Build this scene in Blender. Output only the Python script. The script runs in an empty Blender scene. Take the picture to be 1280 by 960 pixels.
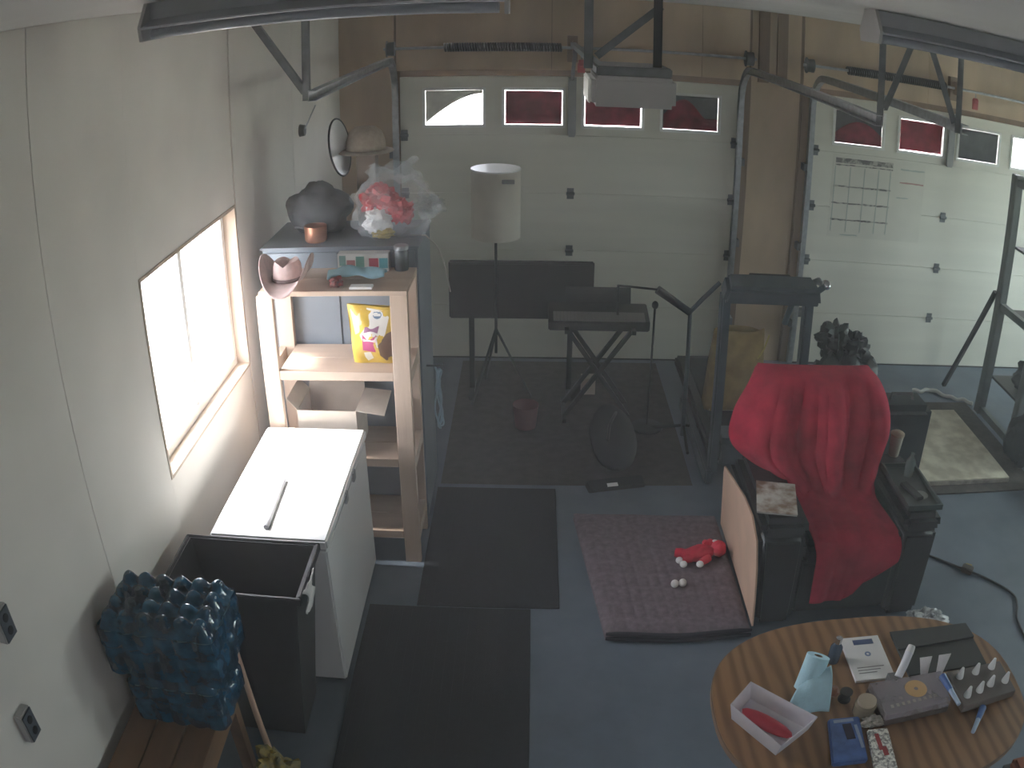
import bpy, bmesh, math, random
from mathutils import Vector, Matrix, Euler
random.seed(7)
S = bpy.context.scene
COL = S.collection
R = math.radians
# ------------------------------------------------------------------ camera (ceiling-corner security camera, barrel-distorting wide lens)
cd = bpy.data.cameras.new('camera'); cam = bpy.data.objects.new('camera', cd); COL.objects.link(cam)
rt = Vector((0.999744, 0.022258, 0.004171)).normalized(); fw = Vector((-0.018457, 0.907598, -0.419435)).normalized()
rt = (rt - fw * rt.dot(fw)).normalized(); up = rt.cross(fw)
CAM = Vector((1.5623, 0.0, 2.9974))
cam.matrix_world = Matrix(((rt.x, up.x, -fw.x, CAM.x), (rt.y, up.y, -fw.y, CAM.y), (rt.z, up.z, -fw.z, CAM.z), (0, 0, 0, 1)))
cd.type = 'PANO'; cd.panorama_type = 'FISHEYE_LENS_POLYNOMIAL'
cd.sensor_width = 36.0; cd.sensor_fit = 'HORIZONTAL'; cd.fisheye_fov = math.pi
cd.fisheye_polynomial_k0 = 0.0
cd.fisheye_polynomial_k1 = -3.2123881378e-02; cd.fisheye_polynomial_k2 = -2.9138705072e-05
cd.fisheye_polynomial_k3 = -4.1506218107e-07; cd.fisheye_polynomial_k4 = -1.3265455722e-07
cd.clip_start = 0.01; cd.clip_end = 500
S.camera = cam
# ------------------------------------------------------------------ world, sun, exposure
W = bpy.data.worlds.new('world'); S.world = W; W.use_nodes = True
bg = W.node_tree.nodes['Background']; bg.inputs[0].default_value = (0.86, 0.90, 1.0, 1); bg.inputs[1].default_value = 1.9
sd = bpy.data.lights.new('sun', 'SUN'); sd.energy = 3.0; sd.angle = R(11); sd.color = (1.0, 0.97, 0.92)
sun = bpy.data.objects.new('sun', sd); COL.objects.link(sun)
el, az = R(56), R(-4)                      # travels towards +X (in through the side window) and a little towards the camera
sdir = Vector((math.cos(el) * math.cos(az), math.cos(el) * math.sin(az), -math.sin(el)))
sun.rotation_euler = sdir.to_track_quat('-Z', 'Y').to_euler()
S.view_settings.view_transform = 'Standard'; S.view_settings.look = 'None'
S.view_settings.gamma = 1.0; S.view_settings.use_curve_mapping = False
S.view_settings.exposure = 3.62
S.cycles.max_bounces = 7; S.cycles.diffuse_bounces = 5; S.cycles.transparent_max_bounces = 10
S.cycles.caustics_reflective = False; S.cycles.caustics_refractive = False
S.cycles.sample_clamp_indirect = 6.0
# light portals: they give off no light, they only guide the sampling of the sky through the real window openings
def portal(loc, rot, sx, sy):
    l = bpy.data.lights.new('portal', 'AREA'); l.shape = 'RECTANGLE'; l.size = sx; l.size_y = sy; l.cycles.is_portal = True
    o = bpy.data.objects.new('window_portal', l); o.location = loc; o.rotation_euler = rot; COL.objects.link(o)

# ------------------------------------------------------------------ helpers
class MB:
    def __init__(s): s.v = []; s.f = []; s.sm = []
    def add(s, vs, fs, smooth=False):
        n = len(s.v); s.v += [Vector(p) for p in vs]; s.f += [tuple(i + n for i in f) for f in fs]; s.sm += [smooth] * len(fs); return s
    def box(s, x0, x1, y0, y1, z0, z1):
        return s.add([(x0,y0,z0),(x1,y0,z0),(x1,y1,z0),(x0,y1,z0),(x0,y0,z1),(x1,y0,z1),(x1,y1,z1),(x0,y1,z1)],
                     [(0,3,2,1),(4,5,6,7),(0,1,5,4),(1,2,6,5),(2,3,7,6),(3,0,4,7)])
    def hexa(s, b, t):      # bottom 4 corners, top 4 corners (ccw from above)
        return s.add(list(b) + list(t), [(0,3,2,1),(4,5,6,7),(0,1,5,4),(1,2,6,5),(2,3,7,6),(3,0,4,7)])
    def bar(s, p0, p1, w, h, upv=(0,0,1)):
        p0, p1 = Vector(p0), Vector(p1); d = (p1 - p0).normalized(); u = Vector(upv)
        if abs(d.dot(u)) > .98: u = Vector((0,1,0))
        a = d.cross(u).normalized() * w / 2; b = a.cross(d).normalized() * h / 2
        return s.hexa([p0-a-b, p0+a-b, p1+a-b, p1-a-b], [p0-a+b, p0+a+b, p1+a+b, p1-a+b])
    def angle(s, p0, p1, w, upv=(0,1,0), t=.004):   # L-section iron
        p0, p1 = Vector(p0), Vector(p1); d = (p1 - p0).normalized(); u = Vector(upv)
        a = d.cross(u).normalized(); b = a.cross(d).normalized()
        s.bar(p0 + a*w/2, p1 + a*w/2, w, t, b); s.bar(p0 + b*w/2, p1 + b*w/2, t, w, b); return s
    def tube(s, pts, r, n=8, closed=False, cap=True):
        pts = [Vector(p) for p in pts]; m = len(pts); rr = r if isinstance(r, (list, tuple)) else [r] * m
        vs = []; prev = None
        for i, p in enumerate(pts):
            if closed: d = pts[(i+1) % m] - pts[i-1]
            else: d = pts[min(i+1, m-1)] - pts[max(i-1, 0)]
            d.normalize()
            if prev is None:
                a = d.cross(Vector((0,0,1)));
                if a.length < .1: a = d.cross(Vector((1,0,0)))
            else: a = prev - d * prev.dot(d)
            a.normalize(); prev = a; b = d.cross(a)
            for k in range(n):
                t = 2 * math.pi * k / n; vs.append(p + (a * math.cos(t) + b * math.sin(t)) * rr[i])
        fs = []
        for i in range(m if closed else m - 1):
            for k in range(n):
                j = (i + 1) % m; fs.append((i*n+k, i*n+(k+1) % n, j*n+(k+1) % n, j*n+k))
        if not closed and cap: fs += [tuple(range(n))[::-1], tuple(range((m-1)*n, m*n))]
        return s.add(vs, fs, True)
    def cyl(s, p0, p1, r0, r1=None, n=16): return s.tube([p0, p1], [r0, r0 if r1 is None else r1], n)
    def lathe(s, prof, c=(0,0,0), n=24, sx=1, sy=1):
        vs = []; fs = []; m = len(prof)
        for i in range(n):
            t = 2 * math.pi * i / n
            for r, z in prof: vs.append((c[0] + r * sx * math.cos(t), c[1] + r * sy * math.sin(t), c[2] + z))
        for i in range(n):
            j = (i + 1) % n
            for k in range(m - 1): fs.append((i*m+k, j*m+k, j*m+k+1, i*m+k+1))
        return s.add(vs, fs, True)
    def ell(s, c, r, rot=(0,0,0), n=14, m=9):
        M = Euler(rot).to_matrix(); c = Vector(c); vs = []; fs = []
        for i in range(m + 1):
            ph = math.pi * i / m
            for k in range(n):
                t = 2 * math.pi * k / n
                vs.append(c + M @ Vector((r[0]*math.sin(ph)*math.cos(t), r[1]*math.sin(ph)*math.sin(t), r[2]*math.cos(ph))))
        for i in range(m):
            for k in range(n):
                a, b = i*n+k, i*n+(k+1) % n; fs.append((a+n, b+n, b, a))
        return s.add(vs, fs, True)
    def surf(s, fn, nu, nv, smooth=True):
        vs = [fn(i / nu, j / nv) for j in range(nv + 1) for i in range(nu + 1)]
        fs = [(j*(nu+1)+i, j*(nu+1)+i+1, (j+1)*(nu+1)+i+1, (j+1)*(nu+1)+i) for j in range(nv) for i in range(nu)]
        return s.add(vs, fs, smooth)
    def prism(s, poly, ax, a, b):      # polygon in the plane normal to axis ax ('x','y','z'), from a to b
        def P(u, v, w): return {'x': (w, u, v), 'y': (u, w, v), 'z': (u, v, w)}[ax]
        n = len(poly); vs = [P(u, v, a) for u, v in poly] + [P(u, v, b) for u, v in poly]
        return s.add(vs, [tuple(range(n))[::-1], tuple(range(n, 2*n))] + [(i, (i+1) % n, n+(i+1) % n, n+i) for i in range(n)])
    def xf(s, M): s.v = [M @ p for p in s.v]; return s
    def rot(s, c, e): c = Vector(c); M = Euler(e).to_matrix(); s.v = [c + M @ (p - c) for p in s.v]; return s

ORG = {}
def build(name, mb, mat, parent=None, bevel=0, segs=2, solid=0, subsurf=0, smooth=None, loc=None):
    org = ORG[parent.name] if parent else Vector(loc or (0,0,0))
    me = bpy.data.meshes.new(name); me.from_pydata([tuple(p - org) for p in mb.v], [], mb.f)
    for i, p in enumerate(me.polygons): p.use_smooth = mb.sm[i] or bool(bevel) or bool(subsurf)
    bm = bmesh.new(); bm.from_mesh(me); bmesh.ops.recalc_face_normals(bm, faces=bm.faces)
    if bevel: bmesh.ops.bevel(bm, geom=list(bm.edges), offset=bevel, segments=segs, affect='EDGES', clamp_overlap=True)
    bm.to_mesh(me); bm.free()
    if bevel:
        for p in me.polygons: p.use_smooth = True
    me.set_sharp_from_angle(angle=R(38)) if not smooth else None
    me.materials.append(mat)
    o = bpy.data.objects.new(name, me); COL.objects.link(o)
    if parent: o.parent = parent
    else: o.location = org
    ORG[o.name] = org
    if solid: m = o.modifiers.new('solid', 'SOLIDIFY'); m.thickness = solid; m.offset = 0
    if subsurf: m = o.modifiers.new('sub', 'SUBSURF'); m.levels = subsurf; m.render_levels = subsurf
    return o
def tag(o, label, cat, group=None, kind=None):
    o['label'] = label; o['category'] = cat
    if group: o['group'] = group
    if kind: o['kind'] = kind
    return o
def thing(name, label, cat, loc=(0,0,0), group=None, kind=None):
    o = bpy.data.objects.new(name, None); o.empty_display_size = .1; o.location = loc; COL.objects.link(o)
    ORG[o.name] = Vector(loc); return tag(o, label, cat, group, kind)

# ------------------------------------------------------------------ materials
def nt(name):
    m = bpy.data.materials.new(name); m.use_nodes = True; t = m.node_tree
    return m, t, t.nodes['Principled BSDF']
def mat(name, col, rough=.6, metal=0, var=.12, scale=6, bump=0, bscale=60, stretch=(1,1,1), col2=None, spec=.5, contrast=(.3,.7)):
    m, t, b = nt(name); N = t.nodes; L = t.links
    b.inputs['Roughness'].default_value = rough; b.inputs['Metallic'].default_value = metal; b.inputs['Specular IOR Level'].default_value = spec
    g = N.new('ShaderNodeNewGeometry'); mp = N.new('ShaderNodeMapping'); L.new(g.outputs['Position'], mp.inputs[0]); mp.inputs['Scale'].default_value = stretch
    n = N.new('ShaderNodeTexNoise'); n.inputs['Scale'].default_value = scale; n.inputs['Detail'].default_value = 5; L.new(mp.outputs[0], n.inputs['Vector'])
    r = N.new('ShaderNodeValToRGB'); L.new(n.outputs[0], r.inputs[0])
    c2 = col2 or tuple(c * (1 - var) for c in col); c1 = col if col2 else tuple(min(1, c * (1 + var * .6)) for c in col)
    r.color_ramp.elements[0].position, r.color_ramp.elements[1].position = contrast
    r.color_ramp.elements[0].color = (*c2, 1); r.color_ramp.elements[1].color = (*c1, 1)
    L.new(r.outputs[0], b.inputs['Base Color'])
    if bump:
        n2 = N.new('ShaderNodeTexNoise'); n2.inputs['Scale'].default_value = bscale; n2.inputs['Detail'].default_value = 4; L.new(mp.outputs[0], n2.inputs['Vector'])
        bp = N.new('ShaderNodeBump'); bp.inputs['Strength'].default_value = bump; bp.inputs['Distance'].default_value = .01
        L.new(n2.outputs[0], bp.inputs['Height']); L.new(bp.outputs[0], b.inputs['Normal'])
    return m
def wood(name, c1, c2, axis='x', scale=9, rough=.6):
    st = {'x': (.12, 1, 1), 'y': (1, .12, 1), 'z': (1, 1, .12)}[axis]
    return mat(name, c1, rough, 0, scale=scale, stretch=st, col2=c2, bump=.15, bscale=40)
def glass(name, col=(1,1,1), f=.9):
    m, t, b = nt(name); N = t.nodes; L = t.links; N.remove(b); out = N['Material Output']
    tr = N.new('ShaderNodeBsdfTransparent'); tr.inputs[0].default_value = (*[c * f for c in col], 1)
    gl = N.new('ShaderNodeBsdfGlossy'); gl.inputs['Roughness'].default_value = .03
    lw = N.new('ShaderNodeLayerWeight'); pw = N.new('ShaderNodeMath'); pw.operation = 'POWER'; pw.inputs[1].default_value = 5; L.new(lw.outputs['Facing'], pw.inputs[0])
    fr = N.new('ShaderNodeMath'); fr.operation = 'MULTIPLY_ADD'; fr.inputs[1].default_value = .45; fr.inputs[2].default_value = .03; L.new(pw.outputs[0], fr.inputs[0])
    mx = N.new('ShaderNodeMixShader'); L.new(fr.outputs[0], mx.inputs[0]); L.new(tr.outputs[0], mx.inputs[1]); L.new(gl.outputs[0], mx.inputs[2]); L.new(mx.outputs[0], out.inputs[0])
    return m
def film(name, col, alpha, rough=.2, var=.3):   # plastic film / translucent plastic
    m = mat(name, col, rough, 0, var=var, scale=14); b = m.node_tree.nodes['Principled BSDF']
    b.inputs['Alpha'].default_value = alpha; return m
def cloth(name, col, trans=.35, var=.25):
    m = mat(name, col, .95, 0, var=var, scale=10, bump=.25, bscale=220, spec=.1); t = m.node_tree; N = t.nodes; L = t.links
    b = N['Principled BSDF']; out = N['Material Output']; tl = N.new('ShaderNodeBsdfTranslucent'); tl.inputs[0].default_value = (*col, 1)
    mx = N.new('ShaderNodeMixShader'); mx.inputs[0].default_value = trans; L.new(b.outputs[0], mx.inputs[1]); L.new(tl.outputs[0], mx.inputs[2]); L.new(mx.outputs[0], out.inputs[0])
    return m

M = {}
M['wall'] = mat('cream_wallboard', (.74,.70,.65), .75, var=.07, scale=2.5, bump=.05, bscale=120)
M['ply'] = mat('tan_plywood', (.52,.39,.27), .8, var=.22, scale=3, stretch=(1,1,.4), bump=.08, bscale=80)
M['stud'] = wood('dark_stud', (.27,.18,.12), (.18,.12,.08), 'z')
M['ceil'] = mat('ceiling_paint', (.70,.68,.66), .85, var=.06, scale=2)
M['door'] = mat('door_offwhite', (.70,.68,.60), .55, var=.05, scale=3, bump=.12, bscale=30, stretch=(.2,1,3))
M['doorframe'] = mat('door_window_white', (.78,.78,.75), .45, var=.04)
M['steel'] = mat('galvanised_steel', (.42,.44,.46), .38, .85, var=.2, scale=25)
M['iron'] = mat('dull_iron', (.16,.17,.18), .5, .6, var=.2, scale=20)
M['black'] = mat('black_plastic', (.018,.019,.021), .5, var=.2, scale=20)
M['blackmetal'] = mat('black_metal', (.03,.033,.036), .45, .4, var=.2, scale=20)
M['rubber'] = mat('black_rubber', (.010,.012,.016), .85, var=.25, scale=40, bump=.3, bscale=180)
M['pine'] = wood('pine_lumber', (.52,.40,.31), (.41,.30,.22), 'x', 10)
M['pinev'] = wood('pine_post', (.52,.40,.31), (.41,.30,.22), 'z', 10)
M['benchwood'] = wood('brown_bench', (.22,.12,.06), (.13,.07,.035), 'y', 10)
M['white'] = mat('white_enamel', (.72,.72,.71), .3, var=.03, scale=4)
M['vinyl'] = mat('white_vinyl', (.8,.8,.78), .4, var=.03)
M['jamb'] = wood('window_jamb_wood', (.5,.4,.31), (.42,.33,.25), 'z', 8)
M['grey'] = mat('grey_plastic', (.30,.31,.32), .5, var=.08)
M['openergrey'] = mat('opener_grey', (.46,.45,.45), .45, var=.06)
M['cardboard'] = mat('cardboard', (.50,.43,.36), .9, var=.12, scale=8)
M['red'] = cloth('red_fleece', (.44,.034,.065), .05)
M['redcover'] = cloth('red_window_cloth', (.26,.035,.055), .08, var=.5)
M['darkcover'] = cloth('grey_window_cloth', (.11,.115,.125), .07)
M['palecover'] = cloth('pale_window_cloth', (.5,.5,.46), .1)
M['leather'] = mat('black_leather', (.012,.014,.015), .38, var=.3, scale=12, bump=.2, bscale=90)
M['tan'] = mat('tan_board', (.68,.46,.33), .8, var=.08, scale=6)
M['quilt'] = mat('plum_quilt', (.18,.145,.165), .95, var=.25, scale=30, bump=.3, bscale=200, spec=.1)
M['quiltedge'] = mat('quilt_dark_binding', (.02,.02,.03), .9, var=.2)
M['plush'] = cloth('red_plush', (.72,.05,.085), .03)
M['whiteplush'] = cloth('white_plush', (.84,.83,.82), .03)
M['pane'] = glass('window_glass', (1,1,1), .92)
M['pane2'] = glass('green_tint_glass', (.93,1.0,.95), .92)  # tint added so daylight from the right turns greenish
M['cabinet'] = mat('blue_grey_steel', (.20,.23,.26), .5, .2, var=.1, scale=4)
M['tread'] = mat('slate_frame', (.10,.125,.145), .4, .4, var=.12, scale=8)
M['shade'] = cloth('cream_shade', (.76,.72,.64), .25, var=.06)
M['chrome'] = mat('chrome', (.6,.6,.62), .15, 1.0, var=.05)

# ------------------------------------------------------------------ room shell
HC = 3.11; D = 7.077; XR = 8.2; YB = -2.2
# concrete floor
def concrete():
    m, t, b = nt('concrete'); N = t.nodes; L = t.links
    g = N.new('ShaderNodeNewGeometry'); n1 = N.new('ShaderNodeTexNoise'); n1.inputs['Scale'].default_value = 1.3; n1.inputs['Detail'].default_value = 8; n1.inputs['Roughness'].default_value = .65
    L.new(g.outputs['Position'], n1.inputs['Vector']); r = N.new('ShaderNodeValToRGB'); L.new(n1.outputs[0], r.inputs[0])
    r.color_ramp.elements[0].position = .3; r.color_ramp.elements[0].color = (.078,.102,.132,1); r.color_ramp.elements[1].position = .72; r.color_ramp.elements[1].color = (.14,.175,.222,1)
    L.new(r.outputs[0], b.inputs['Base Color'])
    n2 = N.new('ShaderNodeTexNoise'); n2.inputs['Scale'].default_value = 5; n2.inputs['Detail'].default_value = 6; L.new(g.outputs['Position'], n2.inputs['Vector'])
    r2 = N.new('ShaderNodeMapRange'); r2.inputs[3].default_value = .35; r2.inputs[4].default_value = .7; L.new(n2.outputs[0], r2.inputs[0]); L.new(r2.outputs[0], b.inputs['Roughness'])
    return m
tag(build('floor', MB().box(-.2, XR+.2, YB-.2, D+.2, -.12, 0), concrete()), 'grey concrete garage floor with worn smooth finish', 'floor', kind='structure')
tag(build('ceiling', MB().box(-.2, XR+.2, YB-.2, D+.2, HC, HC+.12), M['ceil']), 'flat grey ceiling above the garage', 'ceiling', kind='structure')
# left wall: structure with a window opening, faced with wallboard sheets
WY0, WY1, WZ0, WZ1 = 3.066, 4.339, 1.093, 2.016
T = .14
mb = MB().box(-T, -.012, YB-.2, WY0, 0, HC).box(-T, -.012, WY1, D+.2, 0, HC).box(-T, -.012, WY0, WY1, 0, WZ0).box(-T, -.012, WY0, WY1, WZ1, HC)
wl = tag(build('wall_left', mb, M['ply']), 'cream board-faced side wall with the bright window', 'wall', kind='structure')
seams = [YB, -1.30, -.09, 1.125, 2.345, 4.36, 5.58, D]
for a, b in zip(seams, seams[1:]):
    g = .0025
    if a < WY0 < b:
        for q in ((a+g, WY0-.001, 0, HC), (WY0, WY1, 0, WZ0-.001), (WY0, WY1, WZ1+.001, HC)):
            build('panel', MB().box(-.012, 0, *q[:2], q[2]+.001, q[3]-.001), M['wall'], wl)
    else: build('panel', MB().box(-.012, 0, a+g, b-g, .001, HC-.001), M['wall'], wl)
# side window: jamb liner, vinyl slider
w1 = thing('window_1', 'bright sliding window with wooden jambs above the white chest', 'window', (0, (WY0+WY1)/2, WZ0), kind='structure')
j = .016
build('jamb', MB().box(-T, .004, WY0, WY0+j, WZ0, WZ1), M['jamb'], w1)
build('jamb', MB().box(-T, .004, WY1-j, WY1, WZ0, WZ1), M['jamb'], w1)
build('head_jamb', MB().box(-T, .004, WY0+j, WY1-j, WZ1-j, WZ1), M['jamb'], w1)
build('sill', MB().box(-T, .006, WY0+j, WY1-j, WZ0, WZ0+j), M['jamb'], w1)
a0, a1, b0, b1 = WY0+j, WY1-j, WZ0+j, WZ1-j; f = .045
mb = MB().box(-.13,-.07,a0,a0+f,b0,b1).box(-.13,-.07,a1-f,a1,b0,b1).box(-.13,-.07,a0+f,a1-f,b0,b0+f).box(-.13,-.07,a0+f,a1-f,b1-f,b1)
fr = build('window_frame', mb, M['vinyl'], w1)
ym = 3.70
build('meeting_rail', MB().box(-.125,-.08,ym-.022,ym+.022,b0+f,b1-f), M['vinyl'], w1)
build('pane', MB().box(-.105,-.101,a0+f,ym-.022,b0+f,b1-f), M['pane'], w1)
build('pane', MB().box(-.112,-.108,ym+.022,a1-f,b0+f,b1-f), M['pane'], w1)
portal((-.16, (WY0+WY1)/2, (WZ0+WZ1)/2), (0, R(-90), 0), 1.0, 1.3)
# far wall with two door openings
X1, X2, DW, DH = .506, 3.918, 2.76, 2.44
mb = MB(); ov = .04
mb.box(-.14, X1+ov, D, D+.15, 0, HC).box(X1+DW-ov, X2+ov, D, D+.15, 0, HC).box(X2+DW-ov, XR+.14, D, D+.15, 0, HC)
mb.box(X1+ov, X1+DW-ov, D, D+.15, DH-ov, HC).box(X2+ov, X2+DW-ov, D, D+.15, DH-ov, HC)
wf = tag(build('wall_far', mb, M['stud']), 'tan plywood end wall around the two overhead doors', 'wall', kind='structure')
for (x0, x1, z0, z1) in [(0, X1-.05, 0, HC), (X1-.03, 1.72, 2.49, HC), (1.725, 2.94, 2.49, HC), (2.945, 3.345, 2.49, HC), (3.365, 3.80, 0, HC), (3.83, 5.05, 2.49, HC), (5.055, 6.27, 2.49, HC), (6.275, XR, 2.49, HC), (X2+DW+.05, XR, 0, 2.485)]:
    build('panel', MB().box(x0, x1, D-.012, D, z0+.001, z1-.001), M['ply'], wf)
for x in (X1-.045, X1+DW+.008, X2-.10, X2+DW+.005):   # dark jamb boards beside each door
    build('jamb_board', MB().box(x, x+.085 if x > 1 else x+.05, D-.03, D-.013, 0, 2.485), M['stud'], wf)
for x in (3.42, 3.58):
    build('stud', MB().box(x, x+.09, D-.045, D-.013, 2.49, HC-.001), M['stud'], wf)
# right wall (outside the picture) with two unseen windows added to bring in side daylight
OPR = [(4.7, 6.3, .9, 2.2), (2.6, 3.6, 1.2, 2.2)]
ys = sorted([YB-.2, D+.2] + [v for o in OPR for v in o[:2]])
mb = MB(); mb.box(XR, XR+T, YB-.2, 2.6, 0, HC).box(XR, XR+T, 3.6, 4.7, 0, HC).box(XR, XR+T, 6.3, D+.2, 0, HC)
for (y0, y1, z0, z1) in OPR: mb.box(XR, XR+T, y0, y1, 0, z0).box(XR, XR+T, y0, y1, z1, HC)
tag(build('wall_right', mb, M['wall']), 'cream side wall opposite the bright window', 'wall', kind='structure')
for i, (y0, y1, z0, z1) in enumerate(OPR):
    w = thing('window_%d' % (i+2), ['unseen window added in the side wall near the overhead doors', 'unseen window added in the side wall by the table'][i], 'window', (XR, (y0+y1)/2, z0), kind='structure')
    mb = MB(); f = .05
    mb.box(XR+.04,XR+.1,y0,y0+f,z0,z1).box(XR+.04,XR+.1,y1-f,y1,z0,z1).box(XR+.04,XR+.1,y0+f,y1-f,z0,z0+f).box(XR+.04,XR+.1,y0+f,y1-f,z1-f,z1)
    build('window_frame', mb, M['vinyl'], w); build('pane', MB().box(XR+.068,XR+.072,y0+f,y1-f,z0+f,z1-f), M['pane2'], w)
    portal((XR+.16, (y0+y1)/2, (z0+z1)/2), (0, R(90), 0), z1-z0, y1-y0)
# rear wall behind the camera with one unseen window added for fill daylight
RW = (3.7, 4.5, 1.2, 2.0)
mb = MB().box(-.14, RW[0], YB-T, YB, 0, HC).box(RW[1], XR+T, YB-T, YB, 0, HC).box(RW[0], RW[1], YB-T, YB, 0, RW[2]).box(RW[0], RW[1], YB-T, YB, RW[3], HC)
tag(build('wall_rear', mb, M['wall']), 'cream rear wall behind the camera', 'wall', kind='structure')
w = thing('window_4', 'unseen window added in the rear wall for fill daylight', 'window', ((RW[0]+RW[1])/2, YB, RW[2]), kind='structure'); f = .05
mb = MB().box(RW[0],RW[0]+f,YB-.1,YB-.04,RW[2],RW[3]).box(RW[1]-f,RW[1],YB-.1,YB-.04,RW[2],RW[3]).box(RW[0]+f,RW[1]-f,YB-.1,YB-.04,RW[2],RW[2]+f).box(RW[0]+f,RW[1]-f,YB-.1,YB-.04,RW[3]-f,RW[3])
build('window_frame', mb, M['vinyl'], w); build('pane', MB().box(RW[0]+f,RW[1]-f,YB-.072,YB-.068,RW[2]+f,RW[3]-f), M['pane'], w)
portal(((RW[0]+RW[1])/2, YB-.16, (RW[2]+RW[3])/2), (R(90), 0, 0), RW[1]-RW[0], RW[3]-RW[2])
# outside ground
tag(build('ground_outside', MB().box(-60, 70, -60, 70, -.3, -.16), mat('pale_gravel', (.42,.41,.38), .95, var=.2, scale=3)), 'pale sunlit gravel yard outside the windows', 'ground', kind='structure')

# ------------------------------------------------------------------ overhead doors
WOFF = [.44, 1.075, 1.712, 2.347]; WZ = (2.035, 2.325); WHW = .232
def overhead_door(x0, idx, label):
    d = thing('door_%d' % idx, label, 'garage door', (x0+DW/2, D-.03, 0), kind='structure')
    y0, y1 = D-.055, D-.012; h = DH/5; g = .0025
    for k in range(5):
        mb = MB()
        z0, z1 = k*h, DH
        if k < 4: mb.box(x0+.004, x0+DW-.004, y0+.01, y1, k*h+.0002, (k+1)*h-.0002).box(x0+.004, x0+DW-.004, y0, y0+.01, k*h+g, (k+1)*h-g)
        else:
            mb.box(x0+.004, x0+DW-.004, y0, y1, z0, WZ[0]).box(x0+.004, x0+DW-.004, y0, y1, WZ[1], z1)
            xs = [x0+.004] + [x0+o+s*WHW for o in WOFF for s in (-1, 1)] + [x0+DW-.004]
            for i in range(0, 10, 2): mb.box(xs[i], xs[i+1], y0, y1, WZ[0], WZ[1])
        build('panel', mb, M['door'], d)
    for o in WOFF:
        c = x0+o; t = .022; mb = MB()
        for q in ((c-WHW-t,c-WHW,WZ[0]-t,WZ[1]+t),(c+WHW,c+WHW+t,WZ[0]-t,WZ[1]+t),(c-WHW,c+WHW,WZ[0]-t,WZ[0]),(c-WHW,c+WHW,WZ[1],WZ[1]+t)):
            mb.box(q[0],q[1],y0-.012,y0,q[2],q[3])
        fr = build('window_frame', mb, M['doorframe'], d)
        build('pane', MB().box(c-WHW,c+WHW,y1-.012,y1-.008,WZ[0],WZ[1]), M['pane'], fr)
    for k in range(1, 5):          # hinges on the section joints
        for u in (.035, DW/2, DW-.035):
            if k == 4 and u == DW/2: continue
            z = k*h; mb = MB().box(x0+u-.028, x0+u+.028, y0-.006, y0, z-.045, z+.045).cyl((x0+u-.034,y0-.012,z),(x0+u+.034,y0-.012,z),.013,n=8)
            build('hinge', mb, M['iron'], d)
    c = x0+DW/2
    mb = MB().prism([(c-.032,1.97),(c-.022,1.945),(c+.022,1.945),(c+.032,1.97),(c+.032,DH-.0),(c-.032,DH-.0)], 'y', y0-.045, y0-.012)
    build('strut', mb, M['grey'], d)
    build('bottom_seal', MB().box(x0+.004,x0+DW-.004,y0-.004,y1,-.0,.012), M['black'], d)
    portal((x0+DW/2, D+.2, 2.18), (R(-90), 0, 0), DW, .34)
    return d
overhead_door(X1, 1, 'off-white overhead garage door behind the floor lamp and keyboard')
overhead_door(X2, 2, 'off-white overhead garage door with a marker chart on it')
# cloths stuffed in the door windows
def cover(cx, fn_top, mt, label, ph, gap=(.008,.006,.006,.008), shape=None):
    l, r_, b_, t_ = cx-WHW+gap[0], cx+WHW-gap[1], WZ[0]+gap[2], WZ[1]-gap[3]
    def F(u, v):
        z1 = fn_top(u, b_, t_) if fn_top else t_; x = l+(r_-l)*u; z = b_+(z1-b_)*v if shape is None else shape(u, v, b_, t_)
        return Vector((x, D-.044+.003*math.sin(9*u+ph+2.5*v)+.0015*math.sin(17*v+ph*2+4*u), z))
    o = build('window_cloth', MB().surf(F, 24, 14), mt, None, solid=.003, loc=(cx, D-.044, WZ[0]))
    tag(o, label, 'cloth', 'cloths covering the overhead door windows'); return o
flat = lambda u, b, t: t
cover(X1+WOFF[1], flat, M['redcover'], 'dark red cloth over the second window of the door behind the lamp', .3)
cover(X1+WOFF[2], flat, M['redcover'], 'dark red cloth over the window partly behind the door opener', 1.7, (.008,.010,.009,.007))
cover(X1+WOFF[3], lambda u, b, t: b+(t-b)*(.35+.55*math.sin(math.pi*min(1,u*1.25+.05))**1.2), M['redcover'], 'humped red cloth low in the window beside the tan pillar', 2.6, (.008,.004,.006,.004))
cover(X1+WOFF[3], flat, M['darkcover'], 'charcoal cloth behind the humped red cloth in the pillar-side window', .9, (.004,.003,.003,.003)).location.y += .012
cover(X2+WOFF[0], lambda u, b, t: b+(t-b)*(.3+.4*math.sin(math.pi*u)), M['redcover'], 'low red cloth in the first window above the marker chart', 3.3, (.004,.004,.008,.004))
cover(X2+WOFF[0], flat, M['darkcover'], 'charcoal cloth filling the first window above the marker chart', 1.2, (.003,.003,.003,.003)).location.y += .012
cover(X2+WOFF[1], flat, M['redcover'], 'maroon cloth over the second window of the chart door', 4.4, (.010,.008,.009,.006))
cover(X2+WOFF[2], flat, M['darkcover'], 'plain grey cloth over the third window of the chart door', 5.1, (.004,.005,.003,.003))
cover(X1+WOFF[0], None, M['palecover'], 'pale cloth sagging across the corner of the bright door window', .5, (.003,.003,.003,.003),
      shape=lambda u, v, b, t: t-(t-b)*(v*(.86*max(0, 1-u*1.05)**1.6+.10)))

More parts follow.
